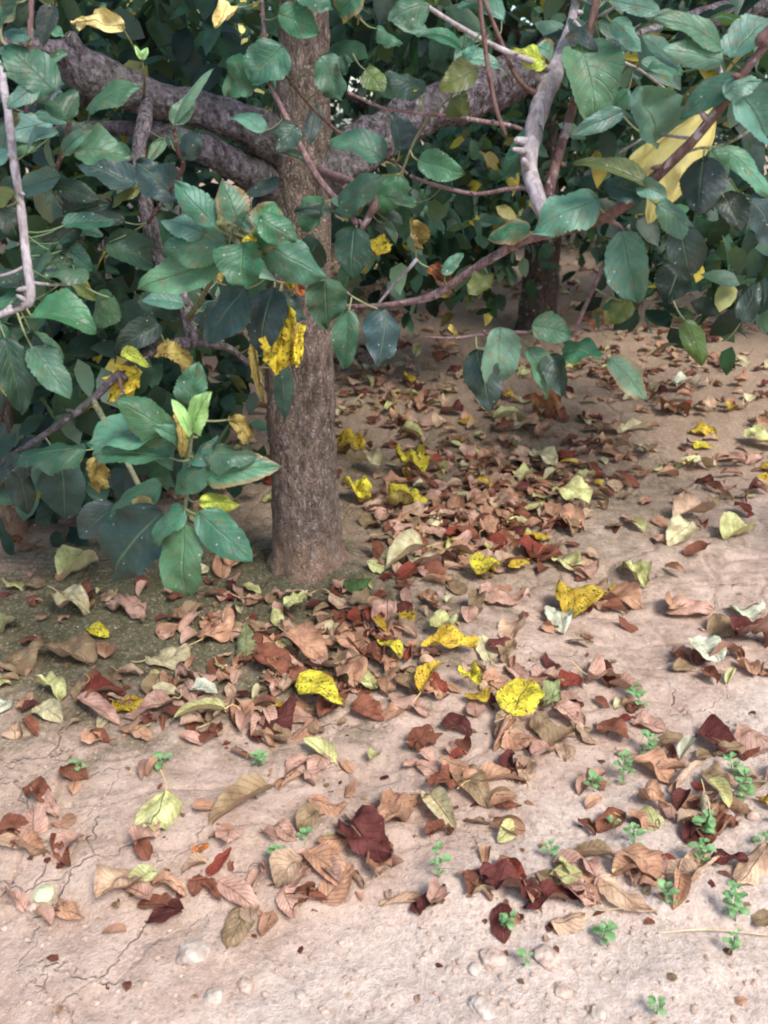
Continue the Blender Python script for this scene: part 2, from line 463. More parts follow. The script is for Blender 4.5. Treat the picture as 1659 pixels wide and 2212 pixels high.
# ------------------------------------------------------------------ one leaf
def leaf_local(L, W, nu, nv, curl=.3, bend=.2, twist=0., fold=0., ripple=.0, crump=0., serr=.03, seed=0, shape=0.):
    """leaf surface in its own axes: x along the midrib, y across, z up"""
    g = np.random.default_rng(seed)
    u = np.linspace(0, 1, nu); v = np.linspace(-1, 1, nv)
    prof = (u ** (.52 + shape * .1)) * ((1 - u) ** (.84 - shape * .12)); prof /= prof.max()
    prof = np.maximum(prof, .015)
    side = 1 + .10 * np.sin(u * 5 + g.uniform(0, 6))[:, None] * np.sign(v)[None, :]
    edge = 1 + serr * (((u * 17) % 1.0) - .5)[:, None] * (np.abs(v)[None, :] > .8) + (serr * 1.6) * g.uniform(-1, 1, nu)[:, None] * (np.abs(v)[None, :] > .8)
    y = (W / 2) * prof[:, None] * v[None, :] * side * edge
    s = u * L
    # cross curl: arc of given total angle
    ka = curl * (1 + .35 * np.sin(u * 3 + g.uniform(0, 6)))
    R_ = (W / 2) / np.where(np.abs(ka) < .02, .02, ka)
    th = y / R_[:, None]
    yy = R_[:, None] * np.sin(th); zz = R_[:, None] * (1 - np.cos(th))
    zz = zz + fold * np.abs(yy)
    yy = yy * (1 - .35 * abs(fold))
    zz = zz + ripple * W * np.abs(v)[None, :] ** 1.5 * np.sin(u * g.uniform(9, 16) + (v > 0) * 2.0 [:, None] if False else (u * g.uniform(9, 15))[:, None] + (v > 0)[None, :] * 2.1 + g.uniform(0, 6))
    if crump:
        A, B = np.meshgrid(u * 3.1 + seed * 1.7, v * 1.6 + seed * .9, indexing='ij')
        zz = zz + crump * W * (vn(A, B, 3) * 1.6 + vn(A * 2.3, B * 2.3, 4) * .8)
        yy = yy + crump * W * .5 * vn(A * 1.3, B * 1.3, 6)
    tw = twist * (u - .3)
    yt = yy * np.cos(tw)[:, None] - zz * np.sin(tw)[:, None]
    zt = yy * np.sin(tw)[:, None] + zz * np.cos(tw)[:, None]
    # lengthwise bend (arc), tip bends harder
    ang = bend * (u - .5) * 1.0 + bend * .5 * (u ** 3)
    cx = np.concatenate([[0], np.cumsum(np.cos(.5 * (ang[1:] + ang[:-1])) * np.diff(s))])
    cz = np.concatenate([[0], np.cumsum(-np.sin(.5 * (ang[1:] + ang[:-1])) * np.diff(s))])
    X = cx[:, None] + np.sin(ang)[:, None] * zt
    Z = cz[:, None] + np.cos(ang)[:, None] * zt
    P = np.stack([X, yt, Z], -1).reshape(-1, 3)
    uv = np.stack([np.repeat(u[:, None], nv, 1), np.repeat((v * .5 + .5)[None, :], nu, 0)], -1).reshape(-1, 2)
    return P, grid_faces(nu, nv), uv

def leaf_obj(name, P, f, uv, tint, mat, parent, stalk=None, stalk_r=.0011, stalk_tint=None, edge_tint=None):
    n = len(P)
    T = np.tile(np.array(tint, float), (n, 1))
    if edge_tint is not None:
        e = np.clip((np.abs(uv[:, 1] - .5) * 2 - .6) / .4, 0, 1)[:, None] * .8
        T[:, :3] = T[:, :3] * (1 - e) + np.array(edge_tint)[None, :] * e
    if stalk is not None and len(stalk) > 1:
        v2, f2, _, _ = tube(stalk, np.linspace(stalk_r * 1.3, stalk_r * .8, len(stalk)), sides=5, step=.006, rough=0, cap=False)
        P = np.vstack([P, v2]); f = np.vstack([f, f2 + n])
        uv = np.vstack([uv, np.full((len(v2), 2), .5) + [[0, .2]]])
        st = np.array([*(stalk_tint or tint[:3]), 0.])
        T = np.vstack([T, np.tile(st, (len(v2), 1))])
    return mk(name, P, f, mat, parent, T, uv)

# ------------------------------------------------------------------ ground sheet
def axis(lo, hi, step, far, grow):
    a = list(np.arange(lo, hi, step)); s = step
    while a[-1] < far: s *= grow; a.append(a[-1] + s)
    s = step
    while a[0] > -far: s *= grow; a.insert(0, a[0] - s)
    return np.array(a)
gx = axis(-.75, .85, .005, 60, 1.03)
gy = axis(.52, 2.1, .005, 60, 1.022)
GX, GY = np.meshgrid(gx, gy, indexing='ij')
GZ = height(GX, GY)
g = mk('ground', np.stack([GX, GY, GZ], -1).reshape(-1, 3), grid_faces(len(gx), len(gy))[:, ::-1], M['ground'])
_n = g.data.polygons[0].normal
g['kind'] = 'structure'

# ------------------------------------------------------------------ crowns (many leaves as one mesh)
def leaves_batch(C, T, N, L, W, tints, curl=.25, nu=5):
    """C bases, T long axis, N normals (k,3); each leaf a small bent sheet"""
    k = len(C)
    T = T / (np.linalg.norm(T, axis=1)[:, None] + 1e-9)
    N = N - T * np.sum(N * T, 1)[:, None]; N /= np.linalg.norm(N, axis=1)[:, None] + 1e-9
    B = np.cross(N, T)
    u = np.linspace(0, 1, nu); prof = (u ** .55) * ((1 - u) ** .75); prof /= prof.max(); prof = np.maximum(prof, .03)
    v = np.array([-1, 0, 1.])
    sag = -.9 * (u - .0) ** 2
    fold = np.array([1, 0, 1.]) * curl
    bend = rng.uniform(.05, .45, k)[:, None, None]
    X = u[None, :, None] * np.ones((k, 1, 3)) * L[:, None, None]
    Yc = prof[None, :, None] * v[None, None, :] * (W / 2)[:, None, None]
    Z = prof[None, :, None] * fold[None, None, :] * (W / 2)[:, None, None] * rng.uniform(-.4, 1.6, k)[:, None, None] + sag[None, :, None] * L[:, None, None] * bend
    P = C[:, None, None, :] + X[..., None] * T[:, None, None, :] + Yc[..., None] * B[:, None, None, :] + Z[..., None] * N[:, None, None, :]
    base = grid_faces(nu, 3)
    f = (base[None] + (np.arange(k) * nu * 3)[:, None, None]).reshape(-1, 4)
    tt = np.repeat(np.column_stack([tints, np.zeros(k)]), nu * 3, 0)
    return P.reshape(-1, 3), f, tt

def rand_tints(k, yellow=.03, dark=1.0):
    base = np.array([srgb(44, 74, 54), srgb(36, 62, 48), srgb(56, 88, 66), srgb(42, 66, 42), srgb(72, 108, 78)])
    t = base[rng.integers(0, len(base), k)] * .78 * rng.uniform(.5, 1.35, k)[:, None] * dark
    m = rng.random(k) < yellow
    t[m] = np.array([srgb(170, 152, 60), srgb(180, 170, 105), srgb(120, 104, 50)])[rng.integers(0, 3, m.sum())]
    return t

def clumps(fn_inside, n_cl, per, spread=.09):
    """cluster centres from fn, then leaves hanging round each"""
    cc = fn_inside(n_cl)
    C = np.repeat(cc, per, 0) + rng.normal(0, spread, (n_cl * per, 3))
    T = rng.normal(0, 1, C.shape); T[:, 2] -= .5
    N = rng.normal(0, .6, C.shape); N[:, 2] += 1.0; N[:, 1] -= .5
    return C, T, N

def ell(c, r, zmin, hollow=.35):
    def f(n):
        out = []
        while len(out) < n:
            p = rng.uniform(-1, 1, 3); q = np.linalg.norm(p)
            if q > 1 or q < hollow * rng.random(): continue
            p = np.array(c) + p * np.array(r)
            if p[2] < zmin: continue
            if mnoise.noise(Vector(p * 2.3)) < -.12: continue
            out.append(p)
        return np.array(out)
    return f

def crown_mesh(name, specs, parent, yellow=.03, size=(.06, .085), bright=1.0):
    Cs, Ts, Ns = [], [], []
    for fn, n_cl, per, spread in specs:
        a, b, c = clumps(fn, n_cl, per, spread); Cs.append(a); Ts.append(b); Ns.append(c)
    C, T, N = map(np.vstack, (Cs, Ts, Ns))
    k = len(C); L = rng.uniform(*size, k); W = L * rng.uniform(.5, .68, k)
    P, f, tt = leaves_batch(C, T, N, L, W, rand_tints(k, yellow))
    o = mk(name, P, f, M['foliage'], parent, tt * [bright, bright, bright, 1])
    o['kind'] = 'stuff'
    return o

def in_view(x0, x1, y0, y1, Ya, Yb):
    def f(n):
        return np.array([atY(R.uniform(x0, x1), R.uniform(y0, y1), R.uniform(Ya, Yb)) for _ in range(n)])
    return f

# background orchard: three kinds of tree, copied along the rows
def far_tree(seed, loc, label, n_cl=520):
    r_ = random.Random(seed)
    t = thing('apple_tree', loc, label, 'tree', 'apple trees standing behind the near trunk')
    x, y, z = loc
    pts = [(x, y, z - .06), (x + .01, y, z + .05), (x + .02, y + .01, .45), (x + r_.uniform(-.06, .06), y, .85), (x + r_.uniform(-.1, .1), y, 1.5), (x + r_.uniform(-.15, .15), y, 2.1)]
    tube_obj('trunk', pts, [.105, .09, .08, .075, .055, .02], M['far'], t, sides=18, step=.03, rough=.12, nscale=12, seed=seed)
    for k in range(5):
        a = k * 1.257 + r_.uniform(-.3, .3); h = r_.uniform(.75, 1.2); q = r_.uniform(.8, 1.1)
        b = [(x, y, h), (x + .45 * q * math.cos(a), y + .45 * q * math.sin(a), h + .22), (x + q * math.cos(a), y + q * math.sin(a), h + .25 + r_.uniform(-.1, .3))]
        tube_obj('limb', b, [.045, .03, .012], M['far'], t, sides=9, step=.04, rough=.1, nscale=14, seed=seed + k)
    crown_mesh('crown', [(ell((x, y, 1.65), (1.15, 1.0, 1.2), .62), n_cl, 9, .09),
                         (ell((x, y + .45, .8), (1.1, .6, .45), .45), 60, 9, .08)], t, .035)
    return t
def copy_tree(src, loc, label, rz, sc):
    c = src.copy(); COL.objects.link(c); c.location = loc; c.rotation_euler = (0, 0, rz); c.scale = (sc, sc, sc)
    c['label'] = label
    for ch in src.children:
        d = ch.copy(); COL.objects.link(d); d.parent = c
    return c

tb = ground(1152, 712)
treeB = far_tree(3, (tb[0], tb[1], tb[2]), 'dark apple tree whose bare trunk stands behind the reddish twig, right of the near trunk')
treeE = far_tree(8, (-1.5, 4.4, hz(-1.5, 4.4)), 'leafy apple tree far behind the thick left limb')
E_late = lambda: crown_mesh('young_foliage', [(in_view(80, 590, -30, 280, 3.1, 3.6), 190, 8, .06)], treeE, .10, (.032, .055), 1.7)
for i, (x, y, s, rz, src, lb) in enumerate([
    (2.45, 4.1, .95, 1.0, treeE, 'apple tree behind the yellow paper bag at the right edge'),
    (-3.4, 4.6, 1.0, 2.0, treeB, 'apple tree beyond the leaves at the left edge'),
    (.1, 6.4, 1.05, 2.7, treeE, 'apple tree seen between the near trunk and the dark bare trunk'),
    (1.9, 6.6, 1.1, .7, treeB, 'apple tree of the third row directly behind the dark bare trunk'),
    (-2.0, 6.9, 1.1, 4.0, treeB, 'apple tree of the third row behind the pale green foliage at top left'),
    (3.9, 6.5, 1.1, 5.0, treeE, 'apple tree of the third row beyond the right edge branch'),
    (-.9, 9.3, 1.25, 1.6, treeB, 'apple tree of the farthest row, behind the near trunk'),
    (1.0, 9.4, 1.25, 3.3, treeE, 'apple tree of the farthest row, between the two right hand trunks'),
    (3.0, 9.2, 1.25, .2, treeB, 'apple tree of the farthest row, behind the yellow bag'),
    (-3.0, 9.3, 1.25, 2.2, treeE, 'apple tree of the farthest row, at far left')]):
    copy_tree(src, (x, y, hz(x, y)), lb, rz, s)

E_late()
# neighbour on the left whose skirt of leaves hangs almost to the soil
tc_ = ground(0, 1150)
treeC = thing('apple_tree', (tc_[0], tc_[1], tc_[2]), 'apple tree at the left edge, its dark leaves hanging low beside the near trunk', 'tree', 'apple trees of the near row')
x, y, z = tc_
tube_obj('trunk', [(x, y, z - .05), (x, y, z + .08), (x + .02, y + .02, .5), (x - .06, y + .02, 1.0), (x - .1, y, 1.9)], [.075, .062, .055, .05, .03], M['trunk'], treeC, sides=20, step=.02, rough=.1, nscale=16, seed=4)
tube_obj('limb', [(x - .04, y, .9), (x - .3, y + .1, 1.05), (x - .8, y + .2, 1.1)], [.04, .03, .015], M['limb'], treeC, sides=10, step=.03, rough=.1, nscale=16)
tube_obj('limb', [(x - .02, y, .8), (x + .25, y + .25, .95), (x + .5, y + .5, 1.1)], [.035, .025, .012], M['limb'], treeC, sides=10, step=.03, rough=.1, nscale=16)
crown_mesh('crown', [(ell((x - .05, y + .55, .72), (.62, .42, .55), .2, 0), 230, 8, .07),
                     (ell((x - .3, y + .2, 1.75), (.9, .8, .6), 1.2), 110, 8, .09), (in_view(-20, 540, 700, 1110, 2.05, 2.7), 110, 8, .06), (in_view(-30, 200, 950, 1120, 1.9, 2.1), 26, 7, .05)], treeC, .06)

# ------------------------------------------------------------------ the near tree
tree = thing('apple_tree', (TRX, TRY, hz(TRX, TRY)), 'near apple tree, rough brown trunk on leaf-strewn soil, heavy limbs to both sides', 'tree', 'apple trees of the near row')
TP = [(672, 1275, 176), (668, 1238, 166), (664, 1190, 157), (660, 1100, 155), (654, 1000, 152), (651, 880, 150), (650, 740, 146), (650, 600, 140), (648, 480, 138), (650, 350, 135), (653, 250, 126), (656, 150, 120), (658, 50, 116), (658, -150, 105), (640, -500, 75), (640, -800, 40)]
pts = [atY(a, b, TRY) for a, b, c in TP]; rad = [c * .475 * scale_at(a, b, TRY) for a, b, c in TP]
def flare(p, c):
    z0 = hz(TRX, TRY)
    dz = np.clip(p[..., 2] - z0, 0, 1)
    a = np.arctan2(p[..., 1] - TRY, p[..., 0] - TRX)
    k = 1 + np.exp(-dz / .022) * (.09 + .08 * np.sin(a * 4 + 1) + .05 * np.sin(a * 9)) + .025 * np.sin(a * 3 + dz * 9) + .05 * np.sin(a * 2 - dz * 5) * np.sin(dz * 11)
    for (ka, kz, ks, kh) in ((-1.05, .135, .022, .10), (-2.2, .30, .03, .12), (-.9, .47, .03, .10), (-1.9, .62, .025, -.08)):
        k = k + kh * np.exp(-(((a - ka) * .08) ** 2 + (dz - kz) ** 2) / ks ** 2)
    return c[:, None, :] + (p - c[:, None, :]) * k[..., None]
tube_obj('trunk', pts, rad, M['trunk'], tree, sides=72, step=.006, rough=.05, nscale=22, seed=2, flare=flare)

TW = []    # registered twig samples: view x, y, world point, owner
def branch(P, mat, parent, name='branch', sides=10, rough=.10, nscale=45, seed=0, step=.012, own=None, knots=True):
    """P rows: view x, view y, width in view px, Y"""
    pts = np.array([atY(a, b, Y) for a, b, c, Y in P])
    rad = [c / 2 * scale_at(a, b, Y) for a, b, c, Y in P]
    o, c = tube_obj(name, pts, rad, M[mat], parent, sides=sides, rough=rough, nscale=nscale, seed=seed, step=step)
    for q in c:
        vx, vy, d = to_view(q); TW.append((vx, vy, q, parent))
    if max(rad) < .02 and len(c) > 12:      # buds and spur knots along the twig
        Vb, Fb, k_ = [], [], 0
        for q in c[6::R.randrange(7, 12)]:
            i_ = int(np.argmin(np.linalg.norm(c - q, axis=1)))
            rr = float(np.interp(i_ / len(c), np.linspace(0, 1, len(rad)), rad))
            dv = np.array([R.uniform(-1, 1), R.uniform(-1, .2), R.uniform(-.6, 1)]); dv /= np.linalg.norm(dv)
            ln = rr * R.uniform(1.0, 1.6) + .0025
            vv, ff, _, _ = tube([q, q + dv * (rr + ln * .6), q + dv * (rr + ln)], [rr * .55 + .0006, rr * .4 + .0006, .0004], sides=6, step=.002, rough=0, cap=False)
            Vb.append(vv); Fb.append(ff + k_); k_ += len(vv)
        if Vb:
            import bmesh
            loc = np.array(parent.location)
            bm = bmesh.new(); bm.from_mesh(o.data)
            vs = [bm.verts.new(v) for v in (np.vstack(Vb) - loc).tolist()]
            for q in np.vstack(Fb).tolist():
                fc = bm.faces.new([vs[j] for j in q]); fc.smooth = True
            bm.to_mesh(o.data); bm.free()
    return o
# heavy limbs
branch([(665, 375, 150, 1.74), (625, 335, 132, 1.70), (592, 304, 104, 1.655), (545, 277, 84, 1.62), (450, 240, 76, 1.60), (350, 217, 74, 1.57), (262, 188, 84, 1.54), (185, 152, 92, 1.52), (135, 120, 62, 1.50), (80, 102, 34, 1.48), (-40, 85, 28, 1.45), (-250, 60, 20, 1.4)],
       'limb', tree, 'limb', 40, .20, 24, 1, .006)
branch([(185, 140, 40, 1.52), (160, 95, 34, 1.50), (152, 72, 22, 1.50)], 'limb', tree, 'limb', 18, .15, 30, 2, .006)
branch([(660, 470, 120, 1.75), (615, 425, 100, 1.70), (575, 392, 78, 1.66), (520, 362, 68, 1.62), (455, 328, 62, 1.58), (385, 300, 50, 1.57), (300, 280, 36, 1.6), (200, 275, 24, 1.65), (100, 285, 18, 1.7)],
       'limb', tree, 'limb', 36, .20, 24, 3, .006)
branch([(640, 430, 130, 1.76), (680, 395, 128, 1.71), (725, 360, 108, 1.69), (780, 320, 100, 1.72), (870, 262, 90, 1.76), (960, 224, 92, 1.80), (1050, 190, 100, 1.84), (1130, 160, 92, 1.88), (1215, 135, 70, 1.92), (1320, 105, 56, 1.98), (1430, 68, 50, 2.02), (1560, 32, 48, 2.05), (1750, -20, 40, 2.1)],
       'limb', tree, 'limb', 40, .20, 24, 4, .006)
# branches of the near tree
branch([(318, 205, 26, 1.54), (312, 262, 32, 1.44), (300, 325, 30, 1.40), (308, 400, 32, 1.38), (322, 480, 34, 1.37), (348, 575, 32, 1.36), (392, 640, 31, 1.35), (405, 690, 32, 1.35), (414, 735, 32, 1.34), (375, 746, 27, 1.31), (330, 758, 22, 1.29), (270, 795, 19, 1.27), (200, 862, 17, 1.25), (110, 930, 15, 1.22), (0, 1000, 13, 1.2), (-60, 1030, 12, 1.2)],
       'limb', tree, sides=14, seed=5, step=.008)
branch([(414, 735, 26, 1.34), (452, 742, 22, 1.36), (500, 755, 16, 1.4), (540, 790, 12, 1.42)], 'limb', tree, seed=6)
branch([(-150, 70, 22, 1.45), (-20, 120, 18, 1.2), (12, 215, 17, 1.1), (28, 335, 18, 1.05), (44, 440, 18, 1.03), (56, 545, 19, 1.02), (66, 640, 21, 1.01), (50, 660, 18, 1.01), (0, 680, 14, 1.0), (-60, 705, 12, 1.0)],
       'pale', tree, sides=14, seed=7, step=.006, rough=.14)
branch([(66, 610, 8, 1.01), (110, 615, 7, 1.04), (170, 612, 6, 1.07)], 'pale', tree, 'twig', 7)
branch([(55, 575, 9, 1.02), (25, 590, 7, 1.02), (-20, 600, 7, 1.02)], 'pale', tree, 'twig', 7)
branch([(68, -60, 14, 1.0), (66, 40, 13, 1.0), (65, 115, 12, 1.0), (62, 185, 10, 1.0), (58, 240, 8, 1.02)], 'wine', tree, 'twig', 9)
branch([(0, 60, 8, 1.05), (5, 90, 8, 1.05), (45, 122, 7, 1.04), (64, 140, 6, 1.0)], 'olive', tree, 'twig', 7)
branch([(110, 400, 8, 1.12), (122, 365, 9, 1.1), (138, 318, 10, 1.06), (152, 256, 11, 1.04)], 'twig', tree, 'twig', 8)
branch([(320, 480, 9, 1.35), (392, 372, 10, 1.25), (384, 325, 10, 1.2), (374, 272, 9, 1.18)], 'twig', tree, 'twig', 8)
branch([(310, 205, 8, 1.5), (312, 170, 6, 1.42), (306, 128, 5, 1.4)], 'olive', tree, 'twig', 7)
branch([(578, 172, 9, 1.35), (612, 242, 12, 1.34), (650, 318, 13, 1.33), (690, 388, 14, 1.31), (740, 446, 14, 1.30), (772, 484, 16, 1.29)], 'wine', tree, 'twig', 10)
branch([(560, -80, 9, 1.45), (570, 60, 9, 1.4), (580, 172, 9, 1.35)], 'wine', tree, 'twig', 8)
branch([(690, 370, 22, 1.64), (770, 400, 20, 1.45), (808, 432, 18, 1.30), (795, 470, 16, 1.29), (780, 500, 12, 1.29), (775, 560, 8, 1.3)], 'wine', tree, 'twig', 10)
branch([(600, 138, 7, 1.42), (650, 205, 8, 1.42), (700, 258, 8, 1.41), (740, 292, 8, 1.4), (800, 332, 7, 1.38), (850, 350, 6, 1.36), (880, 376, 6, 1.35)], 'twig', tree, 'twig', 7)
branch([(405, 690, 14, 1.35), (455, 610, 10, 1.2), (492, 520, 9, 1.08), (505, 495, 8, 1.05)], 'olive', tree, 'twig', 8)
branch([(505, 500, 8, 1.05), (560, 540, 7, 1.08), (600, 610, 6, 1.15), (700, 600, 6, 1.18), (760, 640, 5, 1.2)], 'olive', tree, 'twig', 7)
branch([(200, 862, 14, 1.25), (270, 990, 12, 1.12), (330, 1100, 10, 1.0), (380, 1135, 10, .93), (402, 1080, 9, .93), (408, 1000, 9, .93), (412, 950, 9, .93), (418, 905, 8, .93)], 'olive', tree, 'twig', 9)
branch([(262, 798, 9, 1.27), (258, 825, 8, 1.26), (268, 850, 7, 1.25)], 'twig', tree, 'twig', 7)

# ------------------------------------------------------------------ the tree to the right, its branches reach into view from beyond the edge
rx, ry = 1.30, 1.45
treeR = thing('apple_tree', (rx, ry, hz(rx, ry)), 'apple tree beyond the right edge whose twigs and big leaves hang across the top right', 'tree', 'apple trees of the near row')
tube_obj('trunk', [(rx, ry, hz(rx, ry) - .06), (rx, ry, .1), (rx + .02, ry, .6), (rx, ry + .02, 1.2), (rx - .05, ry, 2.0), (rx, ry, 2.6)], [.1, .085, .078, .07, .05, .02], M['trunk'], treeR, sides=28, step=.02, rough=.1, nscale=16, seed=9)
def wpt(p, wpx, Y): return p
o, c = tube_obj('branch', [(rx, ry, 1.25), (1.0, 1.2, 1.34), (.72, 1.0, 1.22), tuple(atY(1720, 25, .97)), tuple(atY(1659, 90, .97))], [.03, .02, .012, .0065, .006], M['twig'], treeR, sides=10, step=.01, rough=.1)
branch([(1659, 90, 18, .97), (1600, 165, 20, .98), (1560, 225, 22, .99), (1500, 300, 22, 1.0), (1440, 360, 24, 1.02), (1380, 415, 26, 1.04), (1330, 455, 27, 1.06), (1270, 482, 27, 1.08), (1200, 500, 26, 1.1)], 'twig', treeR, sides=12, seed=11, step=.006)
branch([(1210, 498, 26, 1.1), (1140, 515, 23, 1.12), (1080, 547, 20, 1.14), (1000, 597, 17, 1.17), (940, 636, 18, 1.19), (880, 653, 14, 1.21), (800, 662, 12, 1.23), (745, 661, 9, 1.25)], 'wine', treeR, sides=12, seed=12, step=.006, rough=.15)
branch([(1260, -60, 18, 1.3), (1236, 40, 20, 1.27), (1217, 108, 34, 1.25), (1197, 160, 42, 1.23), (1176, 205, 42, 1.22), (1160, 255, 43, 1.2), (1146, 318, 38, 1.18), (1145, 370, 36, 1.17), (1157, 410, 34, 1.15), (1172, 455, 30, 1.13), (1195, 495, 24, 1.11)], 'pale', treeR, sides=18, seed=13, step=.005, rough=.14, nscale=40)
branch([(1182, 500, 22, 1.12), (1182, 440, 24, 1.16), (1192, 385, 23, 1.18), (1210, 320, 21, 1.19), (1235, 238, 19, 1.2), (1258, 160, 18, 1.2), (1268, 90, 18, 1.2), (1284, 20, 17, 1.2), (1300, -80, 16, 1.2)], 'twig', treeR, sides=11, seed=14, step=.006)
branch([(1190, 152, 12, 1.23), (1170, 141, 12, 1.21), (1110, 118, 12, 1.19), (1050, 90, 11, 1.17), (980, 50, 10, 1.15), (918, 10, 10, 1.13), (880, -20, 9, 1.12)], 'pale', treeR, 'twig', 9, seed=15)
branch([(1030, -120, 10, 1.1), (1036, 0, 10, 1.1), (1045, 80, 11, 1.1), (1055, 150, 11, 1.1), (1070, 230, 10, 1.1), (1092, 292, 8, 1.1)], 'twig', treeR, 'twig', 9, seed=16)
branch([(1168, 208, 14, 1.22), (1130, 184, 11, 1.21), (1106, 150, 10, 1.2), (1090, 110, 9, 1.2), (1070, 60, 9, 1.2), (1045, 0, 9, 1.2), (1020, -60, 8, 1.2)], 'twig', treeR, 'twig', 9, seed=17)
branch([(1150, 290, 7, 1.2), (1110, 273, 9, 1.2), (1060, 265, 9, 1.2), (990, 253, 9, 1.2), (910, 244, 8, 1.2), (830, 234, 7, 1.2), (752, 200, 6, 1.2)], 'wine', treeR, 'twig', 9, seed=18)
branch([(1158, 404, 11, 1.16), (1100, 408, 9, 1.17), (1040, 419, 9, 1.18), (1000, 415, 9, 1.18), (940, 400, 8, 1.19), (885, 380, 7, 1.2)], 'wine', treeR, 'twig', 9, seed=19, rough=.2)
branch([(1042, 138, 5, 1.1), (1010, 165, 6, 1.12), (975, 207, 6, 1.14), (930, 250, 6, 1.17), (895, 305, 6, 1.19), (868, 372, 6, 1.2), (860, 378, 5, 1.2)], 'olive', treeR, 'twig', 7, seed=20)
branch([(1300, 470, 14, 1.07), (1345, 498, 8, 1.09), (1312, 558, 10, 1.1), (1282, 622, 10, 1.11), (1255, 682, 9, 1.12), (1238, 726, 8, 1.12), (1190, 722, 8, 1.12), (1115, 718, 9, 1.12), (1050, 722, 7, 1.13), (985, 730, 6, 1.14), (920, 728, 5, 1.15)], 'wine', treeR, 'twig', 9, seed=21)
branch([(1115, 718, 5, 1.12), (1140, 750, 4, 1.13), (1190, 765, 4, 1.13), (1240, 770, 4, 1.14), (1312, 778, 3, 1.14)], 'olive', treeR, 'twig', 6)
branch([(1338, 330, 7, 1.15), (1380, 305, 6, 1.13), (1400, 290, 5, 1.12), (1500, 300, 8, 1.0)], 'pale', treeR, 'twig', 7)
branch([(1300, 325, 13, 1.2), (1110, 345, 7, 1.2)][:0] or [(1145, 330, 18, 1.18), (1122, 325, 13, 1.16), (1108, 322, 7, 1.15)], 'pale', treeR, 'twig', 8)
branch([(1560, 225, 10, .99), (1570, 180, 8, 1.0), (1540, 120, 10, 1.02), (1560, 110, 9, 1.02)], 'pale', treeR, 'twig', 8)
branch([(1480, 330, 7, 1.01), (1510, 320, 6, 1.02), (1540, 318, 7, 1.03), (1590, 300, 7, 1.05), (1680, 240, 7, 1.08)], 'olive', treeR, 'twig', 7)
branch([(1240, 45, 8, 1.2), (1300, 110, 8, 1.22), (1380, 150, 6, 1.25), (1440, 195, 6, 1.27)], 'pale', treeR, 'twig', 7)
branch([(1285, 40, 7, 1.2), (1320, 20, 6, 1.17), (1350, 5, 5, 1.15)], 'pale', treeR, 'twig', 7)
branch([(900, 560, 9, 1.2), (885, 578, 8, 1.2), (860, 605, 7, 1.22), (830, 640, 6, 1.23), (815, 660, 6, 1.23)], 'pale', treeR, 'twig', 7)
crown_mesh('crown', [(ell((rx + .2, ry + .65, 2.1), (.5, .5, .5), 1.4), 60, 8, .09), (in_view(1340, 1700, 410, 640, 2.1, 2.9), 60, 7, .06), (in_view(1500, 1700, 500, 680, 1.9, 2.3), 12, 6, .05)], treeR, .05)

